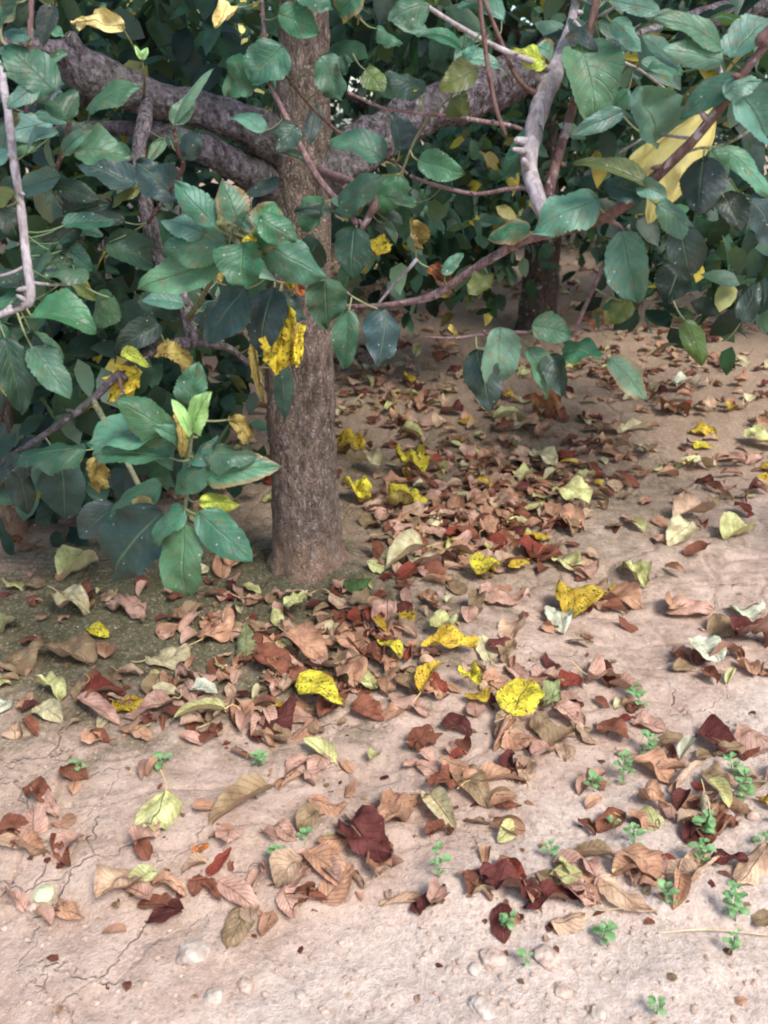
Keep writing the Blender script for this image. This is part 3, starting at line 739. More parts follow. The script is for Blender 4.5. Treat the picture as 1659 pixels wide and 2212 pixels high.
# ------------------------------------------------------------------ near leaves, one by one
KIND = {  # L: light blue-grey, sky sheen painted into the leaf colour
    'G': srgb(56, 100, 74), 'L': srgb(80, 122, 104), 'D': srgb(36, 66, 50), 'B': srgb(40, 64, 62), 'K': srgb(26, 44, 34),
    'O': srgb(74, 90, 36), 'N': srgb(165, 205, 130), 'Y': srgb(204, 186, 62), 'P': srgb(216, 202, 140), 'T': srgb(160, 146, 84),
    'R': srgb(140, 88, 56), 'V': srgb(170, 185, 80)}
SPOT = {'Y': 1.2, 'T': .5, 'G': .25, 'L': .35, 'V': .4}
LV = """t1 118 200 10 105 75 G|t1 85 185 15 235 36 L|t1 148 258 92 200 66 D|t1 190 240 307 188 50 G|t1 115 265 -12 300 52 L|t1 90 300 5 318 46 G
t1 160 325 285 335 64 G|t1 136 330 200 275 26 L|t1 132 380 35 418 44 L|t1 62 90 8 68 28 L|t1 136 74 98 68 20 L|t1 146 112 84 140 20 L
t1 306 128 292 98 11 N|t1 307 128 319 102 14 N|t1 270 58 157 50 38 P|t1 495 12 464 62 40 P|t1 374 270 420 204 40 L|t1 376 268 462 148 18 L
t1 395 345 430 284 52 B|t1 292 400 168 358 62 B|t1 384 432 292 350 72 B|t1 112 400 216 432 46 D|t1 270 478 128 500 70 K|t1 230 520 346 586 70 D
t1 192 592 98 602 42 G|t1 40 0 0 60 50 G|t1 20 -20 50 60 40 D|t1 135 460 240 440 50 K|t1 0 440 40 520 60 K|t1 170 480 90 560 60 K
t1 463 485 376 392 58 L|t1 515 482 480 390 70 G|t1 440 502 350 480 42 L|t1 492 490 478 462 32 O|t1 520 490 532 454 42 L|t1 560 538 598 442 98 G
t1 578 532 704 602 92 G|t1 522 524 528 622 96 G|t1 490 520 348 545 74 L|t1 485 555 296 625 78 L|t1 604 386 520 430 26 B|t1 524 526 558 514 18 Y
t1 716 455 634 455 36 D|t1 718 458 834 378 60 G|t1 862 378 836 462 64 G|t1 765 490 764 602 72 D|t1 530 620 448 742 78 B|t1 592 622 562 766 76 B
t1 702 602 706 712 82 G|t1 752 668 744 798 56 G|t1 832 666 816 792 78 B|t1 626 664 600 802 66 Y|t1 636 690 612 795 60 Y|t1 645 700 640 790 44 Y|t1 610 680 588 775 40 Y|t1 545 740 570 870 28 T|t1 482 600 396 602 42 T
t1 610 788 616 906 42 D|t1 842 545 780 524 34 Y|t1 792 545 788 588 16 Y|t1 612 560 620 618 30 Y|t1 640 600 650 640 34 R
t1 65 680 206 722 70 G|t1 246 640 200 702 60 G|t1 12 728 46 892 74 D|t1 66 748 152 862 70 G|t1 -20 700 15 790 44 G|t1 265 758 324 792 28 V
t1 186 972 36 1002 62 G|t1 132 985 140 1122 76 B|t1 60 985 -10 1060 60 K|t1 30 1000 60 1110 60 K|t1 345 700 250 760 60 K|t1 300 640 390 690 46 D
t1 386 950 252 862 80 G|t1 366 936 186 958 72 L|t1 371 986 200 985 76 G|t1 350 1046 214 1136 62 G|t1 410 880 428 782 62 G|t1 411 942 370 862 24 N
t1 416 934 456 846 40 N|t1 440 986 556 986 56 G|t1 440 1032 609 1005 74 G|t1 440 1004 380 1066 50 G|t1 430 1082 521 1090 42 V|t1 350 1102 244 1247 95 B
t1 250 1090 170 1160 60 B|t1 398 1128 408 1286 88 G|t1 430 1106 547 1213 72 G|t1 330 1086 284 1100 30 P|t1 205 985 215 1066 42 T
t1 300 800 236 868 46 Y|t1 385 870 392 990 26 T|t1 340 760 420 800 44 T|t1 500 900 540 960 40 T
t1 600 30 694 70 62 G|t1 612 100 538 182 84 G|t1 530 128 490 207 60 G|t1 690 122 738 217 66 G|t1 640 -20 720 20 60 G|t1 780 -15 735 32 50 G|t1 815 60 870 95 34 G
t1 830 342 712 308 56 G|t1 866 322 844 245 58 B|t1 560 470 642 522 62 G|t1 690 520 640 592 60 D|t1 598 640 662 692 52 B|t1 700 430 655 500 50 G|t1 640 270 600 330 46 D|t1 405 960 330 920 34 L|t1 408 1000 470 940 40 L|t1 400 1100 330 1180 50 G|t1 420 905 440 850 22 N|t1 790 150 830 200 40 O|t1 735 150 760 130 36 D
tR 926 8 840 45 62 G|tR 1030 150 948 196 52 O|tR 1010 205 965 246 46 O|tR 916 200 832 162 52 D|tR 905 192 870 200 18 Y|tR 1245 96 1278 268 122 L
tR 1346 240 1234 292 42 L|tR 1418 308 1384 184 104 L|tR 1170 275 1084 386 62 G|tR 1292 430 1150 502 80 L|tR 1146 490 1056 516 50 G
tR 904 345 1004 378 56 G|tR 1426 25 1312 0 34 L|tR 1562 106 1408 42 46 G|tR 1560 132 1428 104 46 L|tR 1575 126 1672 35 66 L|tR 1322 42 1386 112 42 L
tR 1590 190 1656 306 80 L|tR 1562 202 1646 174 46 L|tR 1384 134 1449 196 32 L|tR 1400 402 1238 356 36 O|tR 1396 422 1302 396 56 B|tR 1378 398 1441 426 42 L
tR 1420 438 1514 515 56 L|tR 1470 488 1493 602 66 B|tR 1520 338 1510 466 92 B|tR 1535 324 1572 386 52 G|tR 1562 318 1668 432 38 L
tR 1345 500 1380 650 86 L|tR 1328 528 1342 640 58 G|tR 1150 703 1236 722 54 G|tR 1080 706 1062 846 76 L|tR 1030 756 1062 890 70 B
tR 1140 752 1181 862 50 L|tR 1190 764 1216 856 56 B|tR 1214 762 1298 770 60 G|tR 1314 776 1396 862 46 L
tR 955 592 1002 546 26 L|tR 1180 140 1100 100 40 V|tR 1195 118 1160 98 30 L|tR 1480 690 1516 790 42 O|tR 1360 648 1318 702 46 O
tR 1060 590 1012 636 40 O|tR 890 478 906 542 56 T|tR 930 574 966 622 46 R|tR 985 728 970 700 14 T|tR 1600 700 1640 610 44 B
tR 1470 580 1440 660 60 K|tR 1620 430 1670 520 60 B|tR 1000 130 1035 100 26 L|tR 1560 420 1600 500 56 K|tR 1240 110 1215 150 26 L"""
FAR_Y = {'K': .35, 'T': .12}
for e in LV.replace('\n', '|').split('|'):
    q = e.split()
    own = tree if q[0] == 't1' else treeR
    bx, by, tx, ty, wd = map(float, q[1:6]); kd = q[6]
    best = min((t for t in TW if t[3] is own), key=lambda t: (t[0] - bx) ** 2 + (t[1] - by) ** 2)
    dist = math.hypot(best[0] - bx, best[1] - by)
    Y0 = best[2][1] - .012
    if kd == 'N': Y0 -= .05
    if Y0 > 1.35: Y0 = 1.35 if kd not in 'K' else Y0
    sd_ = R.randrange(10 ** 6)
    Y1 = Y0 + R.uniform(-.025, .03)
    p0, p1 = atY(bx, by, Y0), atY(tx, ty, Y1)
    Lr = np.linalg.norm(p1 - p0)
    e1 = (p1 - p0) / Lr
    tocam = np.array([0, 0, CAM_H]) - p0; tocam /= np.linalg.norm(tocam)
    n = tocam * .9 + np.array([0, 0, .55]); n -= e1 * n.dot(e1); n /= np.linalg.norm(n)
    roll = R.uniform(-.45, .45)
    b = np.cross(n, e1)
    n, b = n * math.cos(roll) + b * math.sin(roll), b * math.cos(roll) - n * math.sin(roll)
    Wd = wd * scale_at(bx, by, Y0) / max(.75, abs(float(n.dot(tocam))))
    arch = R.uniform(.15, .8)
    Pl, f, uv = leaf_local(Lr, Wd * 1.16, 34, 9, curl=(R.choice([-1, -1, 1]) * R.uniform(.15, .7)) if kd not in 'YTPR' else R.uniform(.8, 1.8), bend=arch, twist=R.uniform(-.4, .4), fold=R.choice([0, .2, .4, -.25]),
                           ripple=R.uniform(.02, .09), crump=.24 if kd in 'YTPRV' else .07, serr=.035 if kd not in 'YTR' else .16, seed=sd_ % 1000)
    # keep the tip where it was measured although the blade bends
    end = Pl[-5].copy(); a = math.atan2(end[2], end[0]); k_ = Lr / math.hypot(end[0], end[2])
    ca, sa = math.cos(-a), math.sin(-a)
    Pl = np.stack([(Pl[:, 0] * ca - Pl[:, 2] * sa) * k_, Pl[:, 1], (Pl[:, 0] * sa + Pl[:, 2] * ca)], -1)
    Pw = p0 + Pl[:, :1] * e1 + Pl[:, 1:2] * b + Pl[:, 2:] * n
    if dist < 130:
        tgt = best[2]
    else:
        tgt = p0 - e1 * .03 + np.array([0, .03, .0])
    mid = (p0 + tgt) / 2 + np.array([0, 0, -.004])
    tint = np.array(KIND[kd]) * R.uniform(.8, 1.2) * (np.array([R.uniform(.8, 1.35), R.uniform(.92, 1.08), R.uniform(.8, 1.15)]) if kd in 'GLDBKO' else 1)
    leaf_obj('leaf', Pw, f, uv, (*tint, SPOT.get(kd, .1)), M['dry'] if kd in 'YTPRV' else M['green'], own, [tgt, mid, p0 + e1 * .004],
             stalk_r=.0011, stalk_tint=srgb(135, 140, 100), edge_tint=srgb(150, 110, 75) if R.random() < .06 and kd in 'GL' else None)

# many more, smaller leaves set along the same twigs: one mesh for each tree
for own, n_l in ((tree, 190), (treeR, 150)):
    pts_ = [t for t in TW if t[3] is own and -40 < t[0] < 1700 and -30 < t[1] < (720 if own is tree else 520)]
    Vv, Ff, Uu, Tt, o_ = [], [], [], [], 0
    for _ in range(n_l):
        t = R.choice(pts_)
        if own is treeR and 1120 < t[0] < 1240 and t[1] > 130: continue
        if own is treeR and 1290 < t[0] < 1600 and 150 < t[1] < 520: continue
        if 700 < t[0] < 1200 and 90 < t[1] < 360: continue
        if 130 < t[0] < 600 and 110 < t[1] < 330 and R.random() < .6: continue
        if own is treeR and t[0] < 1230 and R.random() < .35: continue
        if t[2][1] > 1.5 and R.random() < .4: continue
        p0 = t[2] + np.array([R.uniform(-.03, .03), R.uniform(-.01, .10), R.uniform(-.03, .03)])
        L = R.uniform(.042, .07); e1 = np.array([R.uniform(-1, 1), R.uniform(-.5, .35), R.uniform(-.9, .35)]); e1 /= np.linalg.norm(e1)
        n = np.array([R.uniform(-.4, .4), -.8, .8]); n -= e1 * n.dot(e1); n /= np.linalg.norm(n); b = np.cross(n, e1)
        Pl, f, uv = leaf_local(L, L * R.uniform(.42, .6), 16, 7, curl=R.uniform(-.8, .5), bend=R.uniform(.1, .9), twist=R.uniform(-.5, .5), fold=R.choice([0, .2, .35]), ripple=R.uniform(.01, .06), crump=.06, serr=.035, seed=R.randrange(999))
        Pw = p0 + Pl[:, :1] * e1 + Pl[:, 1:2] * b + Pl[:, 2:] * n
        st = tube([t[2], (t[2] + p0) / 2 - [0, 0, .004], p0 + e1 * .003], [.0011, .0009, .0008], sides=4, step=.012, rough=0, cap=False)
        kd = R.choice('GGGLLDDDBBO')
        tn = np.array(KIND[kd]) * R.uniform(.75, 1.2) * np.array([R.uniform(.8, 1.4), 1, R.uniform(.8, 1.15)])
        for vv, ff, u_, t_ in ((Pw, f, uv, [*tn, .3]), (st[0], st[1], np.full((len(st[0]), 2), .5), [*srgb(125, 130, 92), 0])):
            Vv.append(vv); Ff.append(ff + o_); Uu.append(u_); Tt.append(np.tile(t_, (len(vv), 1))); o_ += len(vv)
    tf = mk('twig_foliage', np.vstack(Vv), np.vstack(Ff), M['green'], own, np.vstack(Tt), np.vstack(Uu)); tf['kind'] = 'stuff'

# loose inner foliage of the near tree: clusters among the limbs, the crown above the frame, and unseen clumps added to shade trunk and gaps
crown_mesh('crown', [(ell((-.3, 2.05, 2.0), (1.0, .8, .5), 1.5), 110, 8, .09), (ell((.4, 2.5, 1.9), (.65, .5, .4), 1.45), 130, 8, .09), (ell((-.35, 1.7, 1.82), (.6, .35, .3), 1.5), 90, 8, .07), (ell((-.02, 1.5, 1.38), (.5, .22, .2), 1.22), 60, 8, .05),
                     (in_view(0, 560, 380, 720, 1.5, 1.9), 46, 6, .05),
                     (in_view(0, 520, 0, 130, 1.7, 2.2), 34, 6, .06),
                     (in_view(0, 400, 700, 1020, 1.45, 1.8), 30, 6, .05),
                     (in_view(720, 1050, -20, 70, 1.8, 2.2), 14, 6, .04),
                     (in_view(720, 1000, 400, 560, 1.9, 2.3), 14, 6, .05),
                     (in_view(1280, 1659, 60, 300, 1.5, 1.9), 26, 6, .05),
                     (in_view(560, 760, 0, 120, 2.0, 2.5), 10, 6, .05)], tree, .05)
crown_mesh('low_foliage', [(in_view(800, 1100, 330, 590, 2.9, 3.6), 130, 8, .08), (in_view(1260, 1420, 330, 500, 3.2, 4.2), 50, 8, .07), (in_view(900, 1300, 250, 430, 4.4, 5), 80, 8, .08)], treeB, .08)

# ------------------------------------------------------------------ yellow paper bag caught behind the twig
rows = [((1518, 226), (1549, 214)), ((1475, 258), (1547, 255)), ((1402, 304), (1538, 303)), ((1352, 350), (1514, 352)), ((1384, 388), (1492, 388)), ((1396, 428), (1470, 420)), ((1393, 460), (1440, 448)), ((1399, 483), (1412, 478))]
YB = 1.12
cen = np.array([np.concatenate([atY(*a, YB), atY(*b, YB)]) for a, b in rows])
cen = spline(cen, 40)
nv_ = 48
V = []
for i, r_ in enumerate(cen):
    a, b = r_[:3], r_[3:]
    c0 = (a + b) / 2; hw = np.linalg.norm(b - a) / 2; ex = (b - a) / (2 * hw)
    t = i / 39
    for j in range(nv_):
        th = 2 * math.pi * j / nv_
        cx_ = math.cos(th); sy = math.sin(th)
        pleat = .10 * math.sin(cx_ * 9 + t * 2.5) + .05 * math.sin(cx_ * 17 - t * 4) + .14 * mnoise.noise(Vector((cx_ * 2.5, sy, t * 7))) + .07 * mnoise.noise(Vector((cx_ * 7, sy * 2, t * 19)))
        dep = hw * (.14 + .12 * math.sin(math.pi * t)) * math.copysign(abs(sy) ** .7, sy) + hw * pleat * .9
        V.append(c0 + ex * hw * cx_ + np.array([0, 1, 0.25]) * dep)
V = np.array(V)
i = np.arange(39)[:, None] * nv_; j = np.arange(nv_)[None, :]
fb = np.stack([i + j, i + (j + 1) % nv_, i + nv_ + (j + 1) % nv_, i + nv_ + j], -1).reshape(-1, 4)
bag = mk('paper_bag', V, fb, M['bag'])
bag['label'] = 'crumpled pale yellow paper bag hanging behind the thin branch at the right'; bag['category'] = 'bag'
recentre(bag, tuple(V[0]))

# ------------------------------------------------------------------ fallen leaves
FC = {  # name: colour, spots, words
    'tan': (srgb(176, 138, 112), .15, 'tan'), 'pink': (srgb(184, 150, 134), .1, 'pinkish tan'), 'beige': (srgb(190, 164, 138), .1, 'beige'),
    'olive': (srgb(146, 126, 98), .2, 'olive tan'), 'brown': (srgb(126, 80, 62), .1, 'reddish brown'), 'maroon': (srgb(96, 52, 48), .0, 'maroon'),
    'red': (srgb(128, 62, 48), .0, 'brick red'), 'orange': (srgb(190, 118, 58), .1, 'orange'), 'yellow': (srgb(206, 196, 66), 1.3, 'bright yellow speckled'),
    'gold': (srgb(196, 168, 60), 1.2, 'golden spotted'), 'lime': (srgb(190, 194, 136), .2, 'pale lime'), 'cream': (srgb(196, 190, 152), .05, 'cream'),
    'white': (srgb(196, 204, 182), .05, 'whitish'), 'sage': (srgb(140, 152, 108), .3, 'sage green'), 'green': (srgb(70, 98, 56), .2, 'dark green')}
FORMS = {  # curl, bend, fold, crump, ripple, word
    'f': (.2, .2, .0, .12, .05, 'flat'), 'c': (.8, .5, .1, .14, .06, 'cupped'), 'd': (-.7, -.5, -.1, .14, .06, 'arched'),
    'r': (2.5, .3, .0, .06, .02, 'rolled'), 'k': (.6, .7, .2, .34, .10, 'crumpled'), 'v': (.3, .4, .9, .05, .03, 'folded')}
def shape_fallen(L, W, form, nu, nv, sd_):
    c, b, fo, cr, ri, _ = FORMS[form]
    g_ = random.Random(sd_)
    return leaf_local(L, W, nu, nv, curl=c * g_.uniform(.7, 1.3), bend=b * g_.uniform(.6, 1.5), twist=g_.uniform(-.6, .6), fold=fo * g_.uniform(.6, 1.2), crump=cr, ripple=ri, serr=.1 if form == 'k' and g_.random() < .5 else .03, seed=sd_ % 997, shape=g_.uniform(-.5, .8))
def place_fallen(gx_, gy_, L, W, yaw, form, sd_, lift=0., nu=16, nv=9, tilt=.25):
    g_ = random.Random(sd_ + 1)
    P, f, uv = shape_fallen(L, W, form, nu, nv, sd_)
    P = P - np.array([L / 2, 0, 0])
    st = np.array([[-L / 2, 0, 0], [-L / 2 - L * .16, g_.uniform(-.006, .006), g_.uniform(0, .006)], [-L / 2 - L * g_.uniform(.25, .45), g_.uniform(-.016, .016), g_.uniform(.0, .012)]])
    st[0] = P[nv // 2] + [.001, 0, 0]
    tx_, ty_ = g_.uniform(-tilt, tilt), g_.uniform(-tilt, tilt)
    Rm = np.array(Matrix.Rotation(yaw, 3, 'Z') @ Matrix.Rotation(tx_, 3, 'X') @ Matrix.Rotation(ty_, 3, 'Y'))
    P = P @ Rm.T + [gx_, gy_, 0]; st = st @ Rm.T + [gx_, gy_, 0]
    hh = height(P[:, 0], P[:, 1])
    dz = -(np.sort(P[:, 2] - hh)[max(1, len(P) // 25)]) - .0005 + lift
    P[:, 2] += dz; st[:, 2] += dz
    st[:, 2] = np.maximum(st[:, 2], height(st[:, 0], st[:, 1]) + .001)
    return P, f, uv, st

FL = """355 1748 326 1808 100 lime d s|598 1714 438 1796 62 olive v|292 1888 212 1978 88 beige c|415 1850 452 1822 26 orange f|742 1790 852 1884 96 maroon k|664 1846 752 1926 68 tan c
818 1958 926 1940 42 beige r|900 1980 962 1945 44 maroon c|610 1944 712 1952 32 brown r|902 1722 812 1802 76 tan k|926 1716 986 1800 66 cream v|984 1662 1056 1752 70 olive c
1080 1592 1166 1628 48 tan d|1148 1654 1194 1624 44 pink c|1094 1584 1152 1488 92 yellow f s|1172 1540 1220 1490 36 sage k|642 1494 750 1562 66 yellow f|906 1532 960 1452 46 gold v s
1000 1476 1038 1512 28 yellow k|822 1402 868 1444 40 yellow c|886 1432 1058 1416 34 gold k|930 1392 984 1360 38 lime k|1208 1322 1216 1376 52 white c|1194 1308 1310 1346 52 gold d
1340 1216 1404 1282 40 lime k|1576 1332 1650 1318 46 white d|1492 1420 1552 1452 44 white c|1536 1350 1616 1384 46 olive d|1430 1332 1550 1326 36 pink c|1306 1290 1386 1318 42 tan c
1040 1286 1140 1306 42 pink d|1250 1146 1196 1130 44 tan c s|1204 1090 1268 1108 30 lime c s|1540 1116 1430 1128 28 beige v s|1028 1266 1080 1236 34 yellow c|1100 1246 1142 1230 20 gold f
1140 1234 1192 1188 44 red c|1206 1214 1250 1246 36 lime c|916 1222 830 1246 32 cream v s|836 1102 914 1114 30 yellow k|852 1014 930 1042 38 yellow k|750 1072 800 1096 28 yellow k
730 966 792 994 34 gold k|768 1010 820 1034 34 cream c|1142 884 1222 908 36 orange k|1436 888 1480 900 30 red k|1410 926 1336 940 18 cream v|1490 934 1552 944 16 gold c
1496 960 1540 970 16 yellow f|1532 1000 1442 1016 18 lime v|114 1296 214 1346 52 cream k s|186 1362 236 1380 30 yellow c|132 1256 214 1222 40 lime v|-4 1372 36 1346 30 sage k
314 1432 414 1426 54 cream d s|-6 1458 98 1412 46 olive d|106 1404 220 1442 50 olive c|532 1446 534 1370 46 sage d|624 1344 660 1314 34 lime k|416 1512 474 1528 30 white c
86 1486 140 1516 36 lime k|80 1534 136 1562 36 cream c|-6 1548 20 1512 30 white c|490 1568 374 1580 28 lime v s|182 1530 274 1500 50 red c|168 1522 262 1572 40 pink v
250 1310 312 1344 44 pink k|344 1380 386 1360 28 tan f|480 1254 486 1208 34 tan c|502 1236 544 1204 34 tan c|440 1400 500 1342 54 tan d s|556 1432 620 1478 52 brown c
622 1398 712 1452 56 tan c|700 1440 802 1466 46 olive c|570 1598 640 1542 52 maroon d|1040 1914 1162 1958 80 maroon k|1130 1964 1262 1950 62 maroon k|1188 2006 1270 1994 46 beige d
1290 1916 1418 1990 62 beige d|1246 1920 1300 1964 42 tan c|1342 1850 1442 1912 64 tan c|1650 1852 1584 1930 66 beige d|1590 1592 1676 1640 74 pink d|1506 1590 1592 1640 52 maroon c
1366 1650 1450 1698 48 tan c|1446 1718 1516 1662 28 beige r|1450 1728 1552 1736 30 tan d|1516 1684 1576 1712 40 olive c|1378 1720 1442 1762 40 tan k|1464 1668 1490 1622 24 white v
1290 1566 1358 1612 58 brown c|1200 1530 1262 1576 50 pink c|1216 1506 1260 1472 40 red c|1320 1480 1388 1518 36 pink v|1366 1562 1442 1586 34 pink c|1152 1566 1242 1612 54 olive d
1642 1732 1680 1760 36 gold c|596 1706 656 1668 34 tan r|666 1736 756 1760 34 tan d|590 1784 642 1816 34 pink c|474 1912 570 1984 50 pink c|0 1812 70 1796 40 brown c
30 1850 110 1846 46 tan k|120 1820 152 1880 34 brown k|300 1960 400 1990 44 brown k|330 1910 410 1950 46 tan k|60 1700 120 1750 44 brown k|735 1280 802 1268 34 green d
440 1900 480 1960 30 brown c|1250 1720 1306 1690 36 pink v|1290 1800 1350 1760 34 brown c|1480 1830 1540 1800 44 maroon k|1100 1440 1140 1500 34 pink c|855 1480 905 1510 40 olive c
760 1530 830 1560 46 brown c|960 1560 1020 1590 40 maroon c|880 1620 950 1600 44 brown k|1500 1440 1600 1420 40 brown c|1590 1400 1665 1380 46 maroon k|1150 990 1206 1030 34 cream c
1230 1220 1290 1240 24 beige c|1490 1160 1440 1180 30 cream c|1550 1170 1640 1150 26 lime v|1460 850 1500 842 20 white c|850 885 835 905 20 lime c s|1130 910 1060 912 16 lime v
1110 940 1166 934 20 cream c|870 940 910 950 22 lime v|1000 900 950 892 16 maroon c|1580 660 1622 650 26 lime c|1270 685 1310 680 20 gold c|1620 950 1665 978 26 lime k"""
items = []
for e in FL.replace('\n', '|').split('|'):
    q = e.split(); bx, by, tx, ty, wd = map(float, q[:5])
    a, b = ground(bx, by), ground(tx, ty)
    d2 = math.hypot(tx - bx, ty - by); px, py = -(ty - by) / d2 * wd / 2, (tx - bx) / d2 * wd / 2
    mx_, my_ = (bx + tx) / 2, (by + ty) / 2
    g1, g2 = ground(mx_ + px, my_ + py), ground(mx_ - px, my_ - py)
    L = float(np.linalg.norm((b - a)[:2])); W = float(np.linalg.norm((g1 - g2)[:2]))
    if W > L: W, L = W * .85, max(L, W * .9)
    L = min(max(L, .025), .105); W = min(max(W, L * .42), L * .95)
    c_ = (a + b) / 2
    items.append(dict(x=c_[0], y=c_[1], L=L, W=W, yaw=math.atan2(b[1] - a[1], b[0] - a[0]), col=q[5], form=q[6], stalk='s' in q[7:], vx=mx_, vy=my_, hand=True))

DENS = [(700, 1400, 180, 95, 2.0), (450, 1510, 240, 60, 1.2), (960, 1480, 190, 70, .6), (1100, 1640, 230, 70, .4), (1010, 1080, 160, 95, 3.2), (1480, 1650, 150, 50, .4),
        (990, 1190, 140, 60, 2.0), (1290, 1320, 180, 45, .4), (1220, 1010, 190, 55, 1.5), (1100, 1930, 160, 30, .5), (1500, 1760, 150, 50, .35), (690, 1870, 140, 50, .2), (330, 1935, 140, 35, .3),
        (70, 1830, 90, 30, .3), (1400, 1900, 160, 35, .3), (150, 1300, 160, 100, .3), (460, 1330, 110, 70, .4), (830, 850, 120, 60, 1.3), (1420, 800, 170, 50, 1.1), (1580, 1440, 110, 50, .5),
        (1300, 1130, 250, 55, .4), (1620, 1030, 80, 50, 1.0), (840, 1350, 130, 50, .5), (1230, 1500, 150, 50, .3), (600, 1580, 130, 25, .4), (1150, 760, 300, 40, .8), (520, 1000, 60, 60, .8)]
def dens(vx, vy):
    return sum(w_ * math.exp(-(((vx - a) / b) ** 2 + ((vy - c) / d) ** 2)) for a, c, b, d, w_ in DENS)
PAL = ['tan'] * 10 + ['pink'] * 8 + ['lime'] * 2 + ['brown'] * 6 + ['maroon'] * 3 + ['red'] * 1 + ['beige'] * 5 + ['olive'] * 4 + ['gold', 'cream']
n_auto = 300 - len(items)
tries = 0
while sum(not i_['hand'] for i_ in items) < n_auto and tries < 60000:
    tries += 1
    vx, vy = R.uniform(-20, 1680), R.uniform(950, 2010)
    if R.random() > min(1, dens(vx, vy) * .5) + .008: continue
    if any(i_['hand'] and abs(i_['vx'] - vx) < (62 if i_['col'] in ('yellow', 'gold') else 34) and abs(i_['vy'] - vy) < (44 if i_['col'] in ('yellow', 'gold') else 22) for i_ in items): continue
    if any((not i_['hand']) and abs(i_['vx'] - vx) < 24 and abs(i_['vy'] - vy) < (8 if vy < 1250 else 15) for i_ in items): continue
    p = ground(vx, vy)
    if math.hypot(p[0] - TRX, p[1] - TRY) < .13: continue
    L = R.uniform(.034, .08)
    items.append(dict(x=p[0], y=p[1], L=L, W=L * R.uniform(.5, .75), yaw=R.uniform(0, 6.28), col=R.choice(PAL), form=R.choice('fffccddkkvr'), stalk=R.random() < .45, vx=vx, vy=vy, hand=False))
LM = [('the near trunk', 665, 1210), ('the large stalked yellow leaf', 1130, 1535), ('the flat yellow leaf', 696, 1528), ('the lone lime leaf', 335, 1775),
      ('the big maroon leaf', 795, 1835), ('the white cupped leaf', 1212, 1350), ('the dark far trunk', 1152, 700), ('the largest seedling', 1590, 1970),
      ('the large beige leaf', 250, 1935), ('the bright orange leaf', 1180, 896), ('the long-stalked cream leaf', 364, 1430), ('the lone whitish leaf', 1520, 1436)]
SPECIAL = {0: 'pale lime leaf with a long upright stalk, alone on the pinkish clay at lower left', 1: 'long olive tan leaf folded along its midrib on bare clay', 2: 'large smooth beige leaf nearest the path at lower left',
           4: 'big crumpled maroon leaf on bare clay below the middle pile', 14: 'large bright yellow leaf speckled dark with a long pale stalk', 16: 'flat yellow speckled leaf lying on the brown leaf pile below the trunk',
           17: 'golden half-folded leaf with a long stalk, between the two flat yellow ones', 22: 'whitish cupped leaf directly below the golden arched leaf', 23: 'golden spotted arched leaf touching a whitish one'}
def direction(dx, dy):
    a = math.degrees(math.atan2(-dy, dx)) % 360
    return ['right of', 'above and right of', 'above', 'above and left of', 'left of', 'below and left of', 'below', 'below and right of'][int(((a + 22.5) % 360) // 45)]
keyed = {}
for i, it in enumerate(items):
    c_ = FC[it['col']][2]; fw = FORMS[it['form']][5]
    lm = min(LM, key=lambda m: (m[1] - it['vx']) ** 2 + ((m[2] - it['vy']) * 1.3) ** 2 + (0 if math.hypot(m[1] - it['vx'], m[2] - it['vy']) > 25 else 1e9))
    dx, dy = it['vx'] - lm[1], it['vy'] - lm[2]
    key = (f"{c_} {fw} leaf", f"{direction(dx, dy)} {lm[0]}")
    it['dist'] = math.hypot(dx, dy); keyed.setdefault(key, []).append(i)
ORD = ['nearest', 'second nearest', 'third nearest', 'fourth nearest', 'fifth nearest', 'sixth nearest', 'seventh nearest', 'eighth nearest', 'ninth nearest', 'tenth nearest']
for key, ids in keyed.items():
    ids.sort(key=lambda i_: items[i_]['dist'])
    for k_, i_ in enumerate(ids):
        items[i_]['label'] = f"{key[0]} {key[1]}" if len(ids) == 1 else f"{key[0]}, {ORD[min(k_, 9)]} {key[1]}"
for i, it in enumerate(items):
    if i in SPECIAL: it['label'] = SPECIAL[i]
    dd = dens(it['vx'], it['vy'])
    sd_ = R.randrange(10 ** 6)
    lift = (.018 + R.uniform(0, .006)) if it['hand'] and it['col'] in ('yellow', 'gold', 'lime', 'cream', 'white') and dd > .35 else (R.uniform(.004, .014) * min(1, dd)) if it['hand'] else R.uniform(0, .012) * min(1, dd)
    if i in (14, 16):      # the two big yellow leaves lie on top of the pile
        lift, it['L'], it['W'] = .026, max(it['L'], .085), max(it['W'], .058)
    P, f, uv, st = place_fallen(it['x'], it['y'], it['L'], it['W'], it['yaw'], it['form'], sd_, lift, 18, 11, (.08 if i in (14, 16) else .2) if it['hand'] else .38)
    col, spot, _ = FC[it['col']]
    tint = np.array(col) * R.uniform(.85, 1.1)
    o = leaf_obj('fallen_leaf', P, f, uv, (*tint, spot), M['dry'], None, st if it['stalk'] else None, stalk_r=.0009, stalk_tint=srgb(205, 185, 130) if it['col'] not in ('maroon', 'brown', 'red') else srgb(150, 90, 70),
                 edge_tint=np.array(col) * .62 if R.random() < .4 else None)
    recentre(o, (it['x'], it['y'], hz(it['x'], it['y'])))
    o['label'] = it['label']; o['category'] = 'fallen leaf'; o['group'] = 'fallen apple leaves on the soil'

